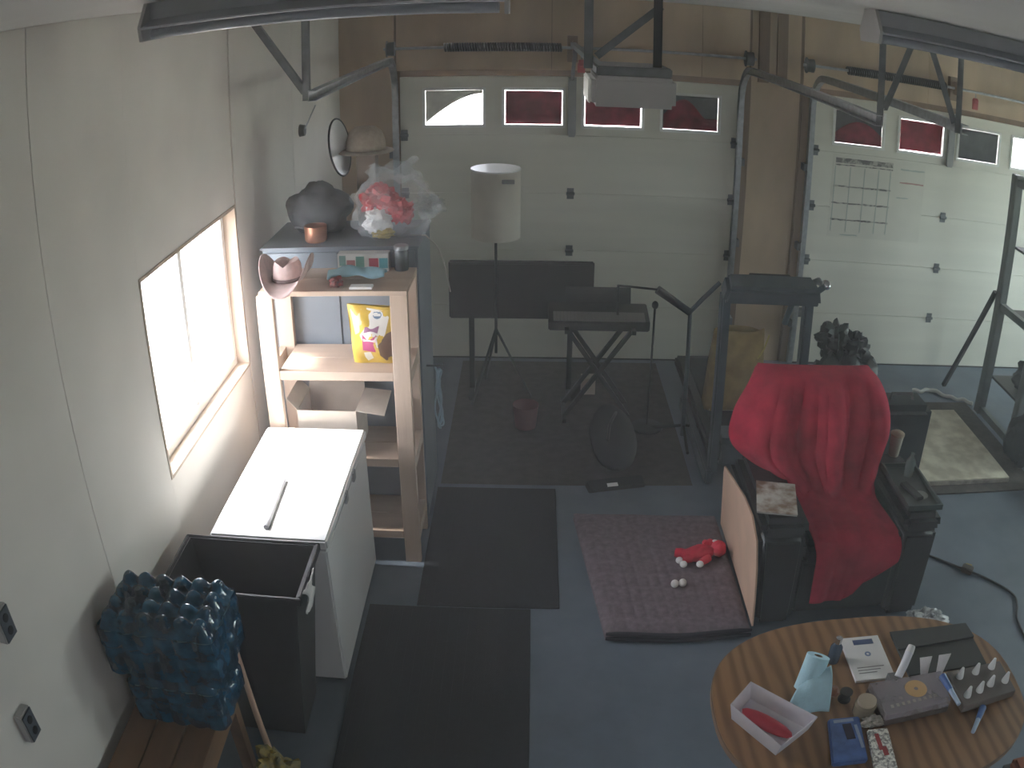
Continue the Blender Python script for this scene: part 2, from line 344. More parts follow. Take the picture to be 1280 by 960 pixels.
# door tracks (U channel)
def track(x, yn, s, label):      # s: +1 flange opens to +x
    zt = 2.60; yv = D-.10; r = .30; path = [(yn, zt-.015), (yn+1.0, zt-.008)] + [(yv-r, zt)]
    for k in range(1, 9):
        a = R(90 * k / 8); path.append((yv-r+r*math.sin(a), zt-r+r*math.cos(a)))
    path.append((yv, .03))
    prof = [(0,-.028),(.045,-.028),(.045,-.024),(.004,-.024),(.004,.024),(.045,.024),(.045,.028),(0,.028)]
    vs = []; fs = []; n = len(prof)
    for i, (y, z) in enumerate(path):
        y0, z0 = path[max(0, i-1)]; y1, z1 = path[min(len(path)-1, i+1)]; d = Vector((y1-y0, z1-z0)).normalized(); nn = Vector((-d.y, d.x))
        for u, w in prof: vs.append((x+s*u, y+nn.x*w, z+nn.y*w))
    for i in range(len(path)-1):
        for k in range(n): fs.append((i*n+k, i*n+(k+1) % n, (i+1)*n+(k+1) % n, (i+1)*n+k))
    fs += [tuple(range(n)), tuple(range((len(path)-1)*n, len(path)*n))]
    t = thing('door_track', label, 'door track', (x, D-.1, 0), 'overhead door tracks')
    build('rail', MB().add(vs, fs), M['steel'], t)
    for z in (.4, 1.1, 1.8): build('bracket', MB().box(min(x,x-s*.03), max(x,x-s*.03), yv-.02, D-.013, z-.03, z+.03), M['iron'], t)
    return t
t1 = track(.455, 4.27, 1, 'galvanised door track nearest the side window wall')
mb = MB().angle((.455,4.29,2.56),(.455,4.29,3.108),.034,(0,1,0)); build('hanger', mb, M['iron'], t1)
build('brace', MB().angle((.44,4.31,2.61),(.10,4.31,3.108),.034,(0,1,0)), M['iron'], t1)
t2 = track(3.285, 4.0, -1, 'door track running from the near side of the tan pillar')
build('hanger', MB().angle((3.29,4.02,2.56),(3.29,4.02,3.108),.036,(0,1,0)), M['iron'], t2)
t3 = track(3.87, 4.2, 1, 'door track running from the chart side of the tan pillar')
build('hanger', MB().angle((3.87,4.22,2.56),(3.87,4.22,3.108),.036,(0,1,0)), M['iron'], t3)
build('brace', MB().angle((3.85,4.24,2.62),(3.58,4.12,3.108),.034,(0,1,0)), M['iron'], t3)
build('brace', MB().angle((3.32,4.04,2.64),(3.545,4.12,3.108),.034,(0,1,0)), M['iron'], t2)
track(X2+DW+.05, 4.2, 1, 'door track at the far side of the chart door')
# torsion springs above the doors
def torsion(x0, label, sx0, sx1):
    t = thing('torsion_spring', label, 'door spring', (x0+DW/2, D-.09, 2.68), 'torsion springs above the doors')
    y, z = D-.09, 2.685
    build('shaft', MB().cyl((x0-.12,y,z),(x0+DW+.12,y,z),.0125,n=10), M['steel'], t)
    pts = []; turns = 46
    for i in range(turns*10+1):
        a = 2*math.pi*i/10; pts.append((sx0+(sx1-sx0)*i/(turns*10), y+.032*math.cos(a), z+.032*math.sin(a)))
    build('spring', MB().tube(pts, .009, 5), M['blackmetal'], t)
    build('bearing_plate', MB().box(x0+DW/2-.04, x0+DW/2+.04, y+.02, D-.013, z-.12, z+.1).box(x0+DW/2-.004, x0+DW/2+.004, y-.05, D-.02, z-.06, z+.06), M['stud'], t)
    for x in (x0-.06, x0+DW+.06):
        build('drum', MB().cyl((x-.03,y,z),(x+.03,y,z),.055,.06,n=16).cyl((x-.035,y,z),(x-.03,y,z),.07,.07,n=16), M['iron'], t)
torsion(X1, 'torsion spring and shaft above the door behind the opener', .87, 1.80)
torsion(X2, 'torsion spring and shaft above the chart door', 4.2, 5.2)
def red_pull(x, z, y, label):
    t = thing('release_pull', label, 'pull handle', (x, y, z), 'red release pulls')
    build('handle', MB().cyl((x-.022,y,z),(x+.022,y,z-.0),.03,.03,n=10).box(x-.03,x+.03,y-.012,y+.012,z-.08,z), mat('red_handle', (.45,.05,.06), .5), t, bevel=.004)
    build('cord', MB().cyl((x,y,z),(x,y,2.671),.005,n=6), M['grey'], t)
red_pull(1.955, 2.56, D-.09, 'red release pull by the strut behind the door opener')
red_pull(5.535, 2.60, D-.09, 'red release pull hanging above the chart door')

# ------------------------------------------------------------------ door opener
op = thing('door_opener', 'pale grey garage door opener hanging on angle irons', 'door opener', (1.915, 3.17, 2.65))
build('housing', MB().box(1.77, 2.062, 3.0, 3.34, 2.655, 2.765), M['openergrey'], op, bevel=.014)
build('top_plate', MB().box(1.785, 2.05, 3.03, 3.32, 2.7655, 2.80), M['iron'], op, bevel=.005)
build('light_lens', MB().box(1.757, 1.769, 3.03, 3.30, 2.665, 2.755), M['vinyl'], op, bevel=.004)
build('rail', MB().box(1.865, 1.905, 3.34, 6.91, 2.70, 2.735), M['iron'], op)
build('trolley_arm', MB().bar((1.885,6.55,2.70),(1.885,D-.10,2.42),.03,.008), M['iron'], op)
build('hanger', MB().angle((1.775,3.10,2.785),(1.775,3.10,3.108),.03), M['iron'], op)
build('hanger', MB().angle((2.02,3.10,2.785),(2.02,3.10,3.108),.03), M['blackmetal'], op)
build('brace', MB().angle((1.80,3.13,2.82),(2.03,3.13,3.02),.026), M['iron'], op)
# ------------------------------------------------------------------ ceiling strip lights (off)
def strip(x0, x1, y, label):
    t = thing('strip_light', label, 'ceiling light', ((x0+x1)/2, y, HC), 'ceiling strip lights')
    prof = [(y-.10,3.028),(y-.03,3.052),(y-.03,3.108),(y+.03,3.108),(y+.03,3.052),(y+.10,3.028),(y+.10,3.022),(y+.026,3.046),(y-.026,3.046),(y-.10,3.022)]
    build('hood', MB().prism(prof, 'x', x0+.012, x1-.012), mat('lamp_hood', (.44,.46,.50), .4, 0, var=.05), t)
    for yy in (y-.05, y+.05): build('lamp_tube', MB().cyl((x0+.03,yy,3.004),(x1-.03,yy,3.004),.0165,n=12), mat('opal_tube', (.40,.42,.46), .2, var=.02), t)
    for x in (x0, x1-.012): build('end_cap', MB().prism([(y-.085,2.985),(y+.085,2.985),(y+.1,3.03),(y+.05,3.108),(y-.05,3.108),(y-.1,3.03)], 'x', x, x+.012), M['openergrey'], t)
strip(.40, 1.50, 2.5, 'strip light on the ceiling above the side window')
strip(2.72, 3.94, 2.85, 'strip light on the ceiling in front of the door track hangers')
from mathutils import noise as NZ
def lump(c, r, seed=0, amp=.2, fr=3.0, n=28, m=18, flat=None, rot=(0,0,0)):
    mb = MB().ell((0,0,0), (1,1,1), n=n, m=m); E_ = Euler(rot).to_matrix(); out = []
    for p in mb.v:
        k = 1 + amp * NZ.noise(p * fr * .5 + Vector((seed*7.3, seed*3.1, seed))) * 1.6 + amp * .5 * NZ.noise(p * fr * 1.4 + Vector((seed, seed*5, 2)))
        q = E_ @ Vector((p.x*r[0]*k, p.y*r[1]*k, p.z*r[2]*k)) + Vector(c)
        if flat is not None: q.z = max(q.z, flat)
        out.append(q)
    mb.v = out; return mb
def one(name, mb, mt, label, cat, loc, group=None, **k):
    return tag(build(name, mb, mt, None, loc=loc, **k), label, cat, group)
# ------------------------------------------------------------------ floor mats
def rubber_mat(x0, x1, y0, y1, label):
    t = thing('rubber_mat', label, 'floor mat', ((x0+x1)/2, (y0+y1)/2, 0), 'black rubber mats')
    build('mat_sheet', MB().box(x0, x1, y0, y1, .0, .009), M['rubber'], t, bevel=.003, segs=1)
    mb = MB(); n = int((x1-x0)/.05)
    for i in range(n):
        x = x0+.025+(x1-x0-.05)*i/(n-1); mb.box(x-.009, x+.009, y0+.02, y1-.02, .009, .0115)
    o = build('tread_ribs', mb, M['rubber'], t); o['kind'] = 'stuff'
rubber_mat(.73, 1.593, 1.0, 3.628, 'long black ribbed rubber mat beside the white chest')
rubber_mat(.985, 1.7465, 3.636, 4.866, 'black ribbed rubber mat beside the wooden shelf')
# ------------------------------------------------------------------ white chest
fx0, fx1, fy0, fy1, fh = .17, .7176, 2.985, 4.015, .8715
t = thing('chest_freezer', 'white chest freezer under the bright window', 'freezer', ((fx0+fx1)/2, (fy0+fy1)/2, 0))
build('body', MB().box(fx0+.012, fx1-.006, fy0+.008, fy1-.008, .03, fh-.062), M['white'], t, bevel=.008)
build('gasket', MB().box(fx0+.02, fx1-.014, fy0+.016, fy1-.016, fh-.062, fh-.052), M['grey'], t)
build('lid', MB().box(fx0, fx1, fy0, fy1, fh-.052, fh), M['white'], t, bevel=.009)
for y in (3.42, 3.62): build('lid_latch', MB().box(fx1-.004, fx1+.010, y-.022, y+.022, fh-.075, fh-.02), M['grey'], t, bevel=.003)
for x in (fx0+.05, fx1-.05):
    for y in (fy0+.06, fy1-.06): build('foot', MB().cyl((x,y,0),(x,y,.032),.022,n=10), M['black'], t)
one('grey_rod', MB().cyl((.41,3.466,fh+.013),(.429,3.047,fh+.013),.0125,n=12), mat('rod_grey', (.28,.28,.30), .5), 'short grey rod lying on the white freezer lid', 'rod', (.42,3.25,fh))
# ------------------------------------------------------------------ black bin
t = thing('trash_bin', 'tall open black plastic bin in front of the white freezer', 'bin', (.38, 2.76, 0))
bx = (.20, .57, 2.62, 2.90); tx = (.085, .675, 2.585, 2.955); H = .87; th = .006
mb = MB()
def ring(q, z, e=0): return [Vector((q[0]+e, q[2]+e, z)), Vector((q[1]-e, q[2]+e, z)), Vector((q[1]-e, q[3]-e, z)), Vector((q[0]+e, q[3]-e, z))]
vs = ring(bx, .01) + ring(tx, H) + ring(tx, H, th) + ring(bx, .02, th)
fs = [(0,3,2,1), (12,13,14,15)]
for a in (0, 4, 8):
    for k in range(4): fs.append((a+k, a+(k+1) % 4, a+4+(k+1) % 4, a+4+k))
build('body', MB().add(vs, fs), M['black'], t)
mb = MB(); q = tx; e = .018
mb.box(q[0]-e,q[1]+e,q[2]-e,q[2]-.001,H-.03,H+.008).box(q[0]-e,q[1]+e,q[3]+.001,q[3]+e*.6,H-.03,H+.008).box(q[0]-e,q[0]-.001,q[2]-.001,q[3]+.001,H-.03,H+.008).box(q[1]+.001,q[1]+e,q[2]-.001,q[3]+.001,H-.03,H+.008)
build('rim', mb, M['black'], t, bevel=.004)
for x in (.24, .53): build('wheel', MB().cyl((x-.03,2.915,.05),(x+.0,2.915,.05),.05,n=16), M['rubber'], t)
mb = MB().surf(lambda u, v: Vector((.697+.012*math.sin(5*v+2*u)+.02*v*(1-u), 2.60+.17*u+.02*math.sin(6*v), .885-.13*v*(1-.5*abs(u-.45))+.004*math.sin(20*u))), 10, 8)
one('paper_sheet', mb, mat('crumpled_white_paper', (.62,.60,.58), .8), 'creased pale paper hanging over the corner of the black bin', 'paper', (.70,2.66,.80), solid=.002)
# ------------------------------------------------------------------ bench with two shrink-wrapped bottle packs
t = thing('wooden_bench', 'low brown wooden bench under the blue bottle packs', 'bench', (.24, 1.7, 0))
for i in range(3): build('plank', MB().box(.045+i*.128, .045+i*.128+.122, 1.05, 2.36, .575, .612), M['benchwood'], t, bevel=.003, segs=1)
for x in (.07, .37):
    for y in (1.12, 2.27): build('leg', MB().box(x, x+.05, y, y+.05, 0, .575), M['benchwood'], t)
build('apron', MB().box(.39, .42, 1.17, 2.27, .49, .575), M['benchwood'], t)
M['wrapblue'] = film('blue_shrink_wrap', (.02,.09,.16), .88, .10, .8)
M['bottle'] = film('clear_bottle', (.35,.5,.58), .55, .12)
M['cap'] = mat('white_bottle_cap', (.45,.55,.60), .35, var=.04)
def bottle_pack(x0, y0, z0, nx, ny, p, label, hgt=.205):
    t = thing('bottle_pack', label, 'bottle pack', (x0+nx*p/2, y0+ny*p/2, z0), 'shrink-wrapped bottle packs')
    prof = [(0,0),(p*.42,0),(p*.47,.012),(p*.47,hgt*.45),(p*.44,hgt*.5),(p*.47,hgt*.55),(p*.46,hgt*.72),(p*.3,hgt*.86),(p*.2,hgt*.9),(p*.2,hgt*.92),(0,hgt*.92)]
    base = None; capm = None
    for i in range(nx):
        for j in range(ny):
            cx, cy = x0+(i+.5)*p, y0+(j+.5)*p
            if base is None:
                b = build('bottle', MB().lathe(prof, (cx,cy,z0+.004), 14), M['bottle'], t); base = b; c0 = (cx, cy)
                c = build('cap', MB().lathe([(0,hgt*.92),(p*.21,hgt*.92),(p*.21,hgt*.985),(p*.17,hgt),(0,hgt)], (cx,cy,z0+.004), 14), M['cap'], b); capm = c
            else:
                b = base.copy(); COL.objects.link(b); b.location = (cx-c0[0], cy-c0[1], 0); ORG[b.name] = ORG[base.name]
                c = capm.copy(); COL.objects.link(c); c.parent = b
    # film that follows the bottles: scalloped sides, dimpled top
    X0, X1_, Y0, Y1_ = x0-.004, x0+nx*p+.004, y0-.004, y0+ny*p+.004
    def top(u, v):
        x, y = X0+(X1_-X0)*u, Y0+(Y1_-Y0)*v
        fx, fy = ((x-x0)/p) % 1-.5, ((y-y0)/p) % 1-.5; dd = min(1, max(0, (math.hypot(fx, fy)-.20)/.42)); dd = dd*dd*(3-2*dd)
        e = min(u, 1-u, v, 1-v); k = min(1, e/.07)
        return Vector((x, y, z0+hgt*.80+k*(hgt*.20+.010-.030*dd)+.003*NZ.noise(Vector((x*40,y*40,z0)))))
    mb = MB().surf(top, nx*10, ny*10)
    def side(f, n, ln):
        def F(u, v):
            s = u*ln; w = .010*abs(math.sin(math.pi*s/p)); zz = z0+.003+(hgt*.797)*v
            return f(u, w+.006*NZ.noise(Vector((u*9, v*5, n)))-(.012 if .44 < v < .58 else 0), zz)
        mb.surf(F, n*8, 14)
    side(lambda u, w, z: Vector((X0+(X1_-X0)*u, Y0-w, z)), nx, nx*p); side(lambda u, w, z: Vector((X0+(X1_-X0)*u, Y1_+w, z)), nx, nx*p)
    side(lambda u, w, z: Vector((X0-w, Y0+(Y1_-Y0)*u, z)), ny, ny*p); side(lambda u, w, z: Vector((X1_+w, Y0+(Y1_-Y0)*u, z)), ny, ny*p)
    build('wrap', mb, M['wrapblue'], t)
bottle_pack(.10, 2.06, .613, 5, 4, .072, 'lower blue-wrapped bottle pack resting on the bench', .235)
bottle_pack(.055, 2.05, .862, 6, 4, .076, 'upper blue-wrapped bottle pack with glinting caps', .265)
one('grey_pipe', MB().tube([(.02,2.46,.40),(.02,1.9,.50),(.02,1.2,.66)], .016, 10), M['grey'], 'pale grey pipe leaning between the wall and bench', 'pipe', (.03,1.8,.4))
one('wooden_stick', MB().tube([(.47,2.40,.0),(.42,2.47,.28),(.37,2.545,.60)], [.015,.014,.013], 10), M['tan'], 'brown wooden stick leaning on the black bin', 'stick', (.47,2.40,0))
mb = lump((.545,2.22,.14), (.095,.10,.15), 3, .35, 4, flat=0)
one('yellow_sack', mb, mat('yellow_sack', (.42,.30,.05), .5, var=.5, scale=25, col2=(.06,.08,.05)), 'crumpled yellow sack on the floor by the bench', 'sack', (.545,2.22,0))
# wall fittings
def outlet(y, z, label):
    t = thing('wall_outlet', label, 'outlet', (0, y, z), 'wall outlets')
    build('box', MB().box(.0, .034, y-.036, y+.036, z-.058, z+.058), M['openergrey'], t, bevel=.004)
    build('face_plate', MB().box(.034, .039, y-.034, y+.034, z-.056, z+.056), mat('outlet_face', (.10,.11,.13), .4), t, bevel=.003)
    for dz in (-.024, .024): build('socket', MB().cyl((.039,y,z+dz),(.042,y,z+dz),.015,n=12), M['black'], t)
outlet(1.48, 1.12, 'surface wall outlet low on the cream wall by the bench')
outlet(1.585, 1.46, 'wall outlet cut by the picture edge above the other outlet')
t = thing('wall_hook', 'round black hook with a cord on the cream wall', 'hook', (0, 5.774, 2.2))
build('boss', MB().cyl((0,5.774,2.2),(.035,5.774,2.2),.045,.038,n=18), M['black'], t)
build('cord', MB().tube([(.035,5.77,2.21),(.03,5.95,2.27),(.02,6.15,2.33)], .005, 6), M['grey'], t)
# ------------------------------------------------------------------ steel cabinet behind the shelf
CT = 1.735
t = thing('steel_cabinet', 'tall blue-grey cabinet standing behind the wooden shelf', 'cabinet', (.56, 4.75, 0))
build('body', MB().box(.10, .97, 4.46, 5.02, .05, CT-.012), M['cabinet'], t, bevel=.004)
build('top', MB().box(.09, .98, 4.445, 5.03, CT-.012, CT), M['cabinet'], t, bevel=.004)
for x in (.115, .54): build('door', MB().box(x, x+.415, 4.448, 4.459, .08, CT-.03), M['cabinet'], t, bevel=.002)
build('plinth', MB().box(.12, .95, 4.48, 5.0, 0, .05), M['black'], t)
# ------------------------------------------------------------------ wooden shelf unit
t = thing('shelf_unit', 'open pine shelf unit built of posts and boards', 'shelf', (.58, 4.22, 0))
y0, y1 = 4.04, 4.42
for x in (.18, .878):
    for y in (y0, y1-.04): build('post', MB().box(x, x+.089, y, y+.04, 0, 1.598), M['pinev'], t, bevel=.003, segs=1)
for z, h in ((1.60, .026), (1.135, .05), (.63, .05), (.165, .05)):
    yy = [y0-.012, (y0+y1)/2-.002, (y0+y1)/2+.002, y1]
    for a, b in ((yy[0], yy[1]), (yy[2], yy[3])):
        if z > 1.5: build('shelf_board', MB().box(.20, .967, a, b, z, z+h), M['pine'], t, bevel=.002, segs=1)
        else: build('shelf_board', MB().box(.27, .877, max(a, y0), b, z, z+h), M['pine'], t, bevel=.002, segs=1)
    if z < 1.5:
        for x in (.18, .929): build('side_rail', MB().box(x, x+.038, y0+.041, y1-.041, z-.02, z+h), M['pine'], t)
# things on the shelf
t = thing('open_carton', 'open white cardboard box on the shelf behind the freezer', 'box', (.49, 4.22, .68))
cx0, cx1, cy0, cy1, z0, z1 = .335, .66, 4.07, 4.36, .682, .945; w = .004
mb = MB().box(cx0,cx1,cy0,cy1,z0,z0+w).box(cx0,cx1,cy0,cy0+w,z0+w,z1).box(cx0,cx1,cy1-w,cy1,z0+w,z1).box(cx0,cx0+w,cy0+w,cy1-w,z0+w,z1).box(cx1-w,cx1,cy0+w,cy1-w,z0+w,z1)
build('body', mb, M['cardboard'], t)
build('flap', MB().hexa([(cx1,cy0,z1),(cx1+.15,cy0+.01,z1-.03),(cx1+.15,cy1-.01,z1-.01),(cx1,cy1,z1)],[(cx1,cy0,z1+w),(cx1+.15,cy0+.01,z1-.03+w),(cx1+.15,cy1-.01,z1-.01+w),(cx1,cy1,z1+w)]), M['cardboard'], t)
build('flap', MB().hexa([(cx0,cy1,z1),(cx1,cy1,z1),(cx1-.01,cy1+.01,z1+.085),(cx0+.01,cy1+.01,z1+.085)],[(cx0,cy1-w,z1),(cx1,cy1-w,z1),(cx1-.01,cy1+.01-w,z1+.085),(cx0+.01,cy1+.01-w,z1+.085)]), M['cardboard'], t)
build('flap', MB().hexa([(cx0,cy0,z1),(cx0-.055,cy0+.01,z1+.06),(cx0-.055,cy1-.01,z1+.06),(cx0,cy1,z1)],[(cx0,cy0,z1+w),(cx0-.055,cy0+.01,z1+.06+w),(cx0-.055,cy1-.01,z1+.06+w),(cx0,cy1,z1+w)]), M['cardboard'], t)
# yellow treat bag
t = thing('treat_bag', 'yellow printed treat bag standing behind the shelf post', 'bag', (.75, 4.2, 1.186))
def bagF(u, v, off=0, s=1):
    x = .632+.26*u+.02*(1-v)*(1 if u < .5 else -1)*abs(2*u-1); z = 1.186+.325*v-.02*(u if v > .9 else 0)
    d = .045*math.sin(math.pi*u)**.6*math.sin(math.pi*min(1, v*.93+.03))**.6 if 0 < u < 1 else 0
    return Vector((x, 4.17-s*(d+.006*math.sin(9*u+7*v))-off, z))
mb = MB().surf(lambda u, v: bagF(u, v), 20, 20).surf(lambda u, v: bagF(u, v, 0, -1), 20, 20)
build('pouch', mb, mat('yellow_pouch', (.62,.42,.06), .35, var=.2, scale=12), t)
def decal(name, u0, v0, poly, mt, off):
    n = 24; cu = sum(p[0] for p in poly)/len(poly); cv = sum(p[1] for p in poly)/len(poly)
    vs = [bagF(cu, cv, off)]; fs = []; m = len(poly); R_ = 5
    for r in range(1, R_+1):
        for p in poly: vs.append(bagF(cu+(p[0]-cu)*r/R_, cv+(p[1]-cv)*r/R_, off))
    for k in range(m): fs.append((0, 1+k, 1+(k+1) % m))
    for r in range(R_-1):
        for k in range(m): a = 1+r*m; fs.append((a+k, a+(k+1) % m, a+m+(k+1) % m, a+m+k))
    build(name, MB().add(vs, fs, True), mt, t)
circ = lambda cu, cv, ru, rv, n=20: [(cu+ru*math.cos(2*math.pi*i/n), cv+rv*math.sin(2*math.pi*i/n)) for i in range(n)]
PM = lambda n, c: mat(n, c, .45, var=.08, scale=20)
decal('print_white', 0, 0, [(.40,.97),(.72,.95),(.86,.80),(.78,.52),(.62,.30),(.30,.34),(.22,.5),(.34,.62)], PM('print_white', (.66,.64,.6)), .0012)
decal('print_pale', 0, 0, [(.06,.93),(.3,.95),(.3,.72),(.22,.55),(.12,.5)], PM('print_pale', (.62,.58,.38)), .0012)
decal('print_purple', 0, 0, [(.36,.66),(.66,.66),(.62,.55),(.32,.55)], PM('print_purple', (.28,.12,.22)), .002)
decal('print_magenta', 0, 0, [(.28,.52),(.60,.52),(.56,.22),(.26,.24)], PM('print_magenta', (.42,.05,.16)), .002)
decal('print_stripe', 0, 0, [(.29,.45),(.60,.45),(.60,.40),(.29,.40)], PM('print_stripe', (.62,.5,.5)), .0028)
decal('print_dog', 0, 0, [(.62,.34),(.80,.52),(.97,.58),(.98,.1),(.8,.06),(.66,.16)], PM('print_dog', (.16,.09,.06)), .002)
decal('emblem_ring', 0, 0, circ(.62, .84, .12, .085), PM('emblem_white', (.62,.63,.62)), .002)
decal('emblem_disc', 0, 0, circ(.62, .84, .09, .064), PM('emblem_blue', (.12,.2,.3)), .0028)
decal('emblem_band', 0, 0, [(.55,.86),(.69,.86),(.69,.82),(.55,.82)], PM('emblem_pale', (.6,.6,.58)), .0036)
decal('print_bone', 0, 0, [(.28,.2),(.44,.22),(.5,.1),(.36,.05),(.3,.12)], PM('print_cream', (.66,.62,.5)), .002)
# western hat
t = thing('western_hat', 'pale pink curled-brim western hat on the shelf corner', 'hat', (.345, 4.13, 1.628))
def brim(u, v):
    a = 2*math.pi*u; r0, r1 = .075, 1; k = v
    rx = .075+.085*k; ry = .095+.10*k
    x, y = math.cos(a)*rx, math.sin(a)*ry
    z = .035*0+.13*(k**1.4)*abs(math.cos(a))**2.2-.045*(k**1.5)*abs(math.sin(a))**3
    x *= 1-.18*(k**2)*abs(math.cos(a))**2
    return Vector((.345+x, 4.10+y, 1.672+z))
M['hat'] = mat('pink_straw', (.60,.44,.41), .8, var=.12, scale=40, bump=.2, bscale=150)
build('brim', MB().surf(brim, 40, 8), M['hat'], t, solid=.004)
mb = MB().lathe([(.078,0),(.076,.03),(.072,.07),(.06,.10),(.035,.098),(0,.085)], (.345,4.10,1.672), 28, 1, 1.25)
for p in mb.v:
    if p.z > 1.73: p.z -= .02*max(0, 1-abs(p.x-.345)/.03)
build('crown', mb, M['hat'], t); build('hat_band', MB().lathe([(.079,.004),(.0795,.022)], (.345,4.10,1.672), 28, 1, 1.25), mat('hat_band', (.2,.13,.12), .7), t, solid=.002)
# small printed box, blue cloth, small tool, card, jar
t = thing('printed_box', 'small white box printed with red and teal squares', 'box', (.69, 4.37, 1.627))
build('carton', MB().box(.555, .83, 4.345, 4.41, 1.627, 1.725), mat('box_white', (.6,.6,.58), .5, var=.05), t, bevel=.002)
for x0_, x1_, z0_, z1_, c in ((.725,.775,1.635,1.70,(.45,.07,.11)), (.78,.825,1.645,1.70,(.10,.34,.40)), (.565,.60,1.66,1.715,(.15,.28,.25)), (.605,.65,1.64,1.69,(.4,.16,.16)), (.655,.70,1.65,1.71,(.12,.3,.25))):
    build('print_square', MB().box(x0_,x1_,4.3435,4.345,z0_,z1_), PM('print_sq', c), t)
mb = MB().surf(lambda u, v: Vector((.545+.29*u, 4.13+.10*v+.03*u, 1.652+.032*math.sin(math.pi*v)**.7+.03*math.sin(math.pi*min(1, u*1.1))*(1-u)+.006*math.sin(14*u+5*v))), 24, 12)
one('blue_cloth', mb, cloth('light_blue_cloth', (.30,.50,.58), .1), 'light blue folded cloth at the front of the shelf top', 'cloth', (.69,4.18,1.627), solid=.006)
mb = lump((.60,4.09,1.653), (.035,.03,.027), 5, .3, 4, flat=1.6275)
one('small_figure', mb, mat('red_dark_toy', (.30,.05,.04), .5, var=.8, scale=60, col2=(.03,.03,.03)), 'small red and black trinket below the blue cloth', 'trinket', (.60,4.09,1.627))
one('white_card', MB().box(.675, .79, 4.045, 4.10, 1.6275, 1.640), M['vinyl'], 'white card lying below the blue cloth', 'card', (.73,4.07,1.627), bevel=.002)
t = thing('glass_canister', 'dark glass canister with metal lid at the shelf end', 'canister', (.893, 4.38, 1.627))
build('jar', MB().lathe([(0,.0),(.036,.0),(.038,.006),(.038,.105),(.034,.112),(0,.112)], (.893,4.375,1.627), 20), mat('smoked_glass', (.06,.07,.08), .1), t)
build('lid', MB().lathe([(0,.113),(.039,.113),(.039,.132),(.034,.136),(0,.136)], (.893,4.375,1.627), 20), M['steel'], t)
# on the cabinet
def cab(name, mb, mt, label, cat, loc, **k): return one(name, mb, mt, label, cat, loc, **k)
t = thing('copper_pot', 'small copper pot on the cabinet near the window', 'pot', (.385, 4.58, CT))
build('pot', MB().lathe([(0,0),(.055,0),(.062,.01),(.064,.09),(.06,.09),(.058,.012),(0,.01)], (.385,4.58,CT), 22), mat('copper', (.50,.24,.16), .4, .6, var=.15), t)
build('handle', MB().tube([(.325,4.58,CT+.07),(.295,4.58,CT+.078),(.265,4.58,CT+.08)], .006, 6), M['iron'], t)
cab('dark_duffel', lump((.36,4.78,CT+.13), (.18,.12,.16), 1, .18, 3, flat=CT+.001), mat('slate_fabric', (.09,.095,.105), .9, var=.3), 'dark lumpy fabric bag piled on the cabinet', 'bag', (.36,4.8,CT))
t = thing('plastic_bag', 'clear plastic bag with red and white things on the cabinet', 'bag', (.80, 4.70, CT))
M['bagfilm'] = film('clear_bag_film', (.6,.66,.7), .2, .08, .25)
mb = lump((.815,4.66,CT+.19), (.225,.14,.20), 11, .24, 4.5, n=48, m=34, flat=CT+.0015)
build('film', mb, M['bagfilm'], t)
build('film_knot', lump((1.01,4.68,CT+.17), (.075,.05,.045), 15, .6, 7, n=24, m=16), M['bagfilm'], t)
build('film_tail', MB().surf(lambda u, v: Vector((.66+.27*u+.02*math.sin(9*v), 4.72+.04*math.sin(6*u+3*v), CT+.30+.13*v-.10*(1-u)*v*.4+.012*math.sin(15*u))), 14, 8), M['bagfilm'], t, solid=.002)
build('red_content', lump((.74,4.66,CT+.20), (.105,.085,.085), 21, .35, 5, rot=(0,.5,0)), mat('red_packet', (.58,.03,.04), .4, var=.3, scale=25), t)
build('red_content', lump((.86,4.63,CT+.15), (.07,.05,.06), 24, .35, 5), mat('red_packet_b', (.58,.03,.04), .4, var=.3, scale=25), t)
build('white_content', lump((.73,4.62,CT+.10), (.08,.06,.085), 22, .3, 5), M['whiteplush'], t)
build('yellow_content', lump((.76,4.60,CT+.035), (.06,.04,.03), 23, .3, 5, flat=CT+.004), mat('yellow_packet', (.55,.42,.12), .4), t)
t = thing('round_tray', 'round white tray with dark rim leaning above the bags', 'tray', (.47, 4.88, CT))
n_ = Vector((.97,-.12,.15)).normalized(); c_ = Vector((.47,4.86,2.215)); a_ = n_.cross(Vector((0,0,1))).normalized(); b_ = a_.cross(n_)
rr = .168
build('dish', MB().lathe([(0,0),(rr*.8,.004),(rr*.97,.014),(rr*.97,.010),(rr*.8,0),(0,-.004)], (0,0,0), 32).xf(Matrix((a_, b_, n_)).transposed().to_4x4()).xf(Matrix.Translation(c_)), mat('white_dish', (.6,.6,.58), .4, var=.05), t)
build('rim', MB().tube([c_+(a_*math.cos(k*math.pi/16)+b_*math.sin(k*math.pi/16))*rr+n_*.012 for k in range(32)], .006, 6, True), M['black'], t)
t = thing('woven_cap', 'beige domed straw hat behind the clear plastic bag', 'hat', (.62, 4.93, CT))
build('dome', MB().lathe([(.115,.02),(.112,.07),(.095,.12),(.06,.15),(0,.16)], (.62,4.92,CT+.435), 24), mat('straw', (.32,.27,.22), .85, var=.15, scale=40), t, solid=.004)
build('brim', MB().lathe([(.115,.02),(.165,.008)], (.62,4.92,CT+.435), 24), mat('straw_b', (.32,.27,.22), .85, var=.15, scale=40), t, solid=.004)
one('narrow_carton', MB().box(.57,.68,4.88,4.99,CT+.001,CT+.438), mat('brown_carton', (.20,.16,.13), .85), 'narrow brown carton under the straw hat', 'carton', (.62,4.93,CT), bevel=.003)
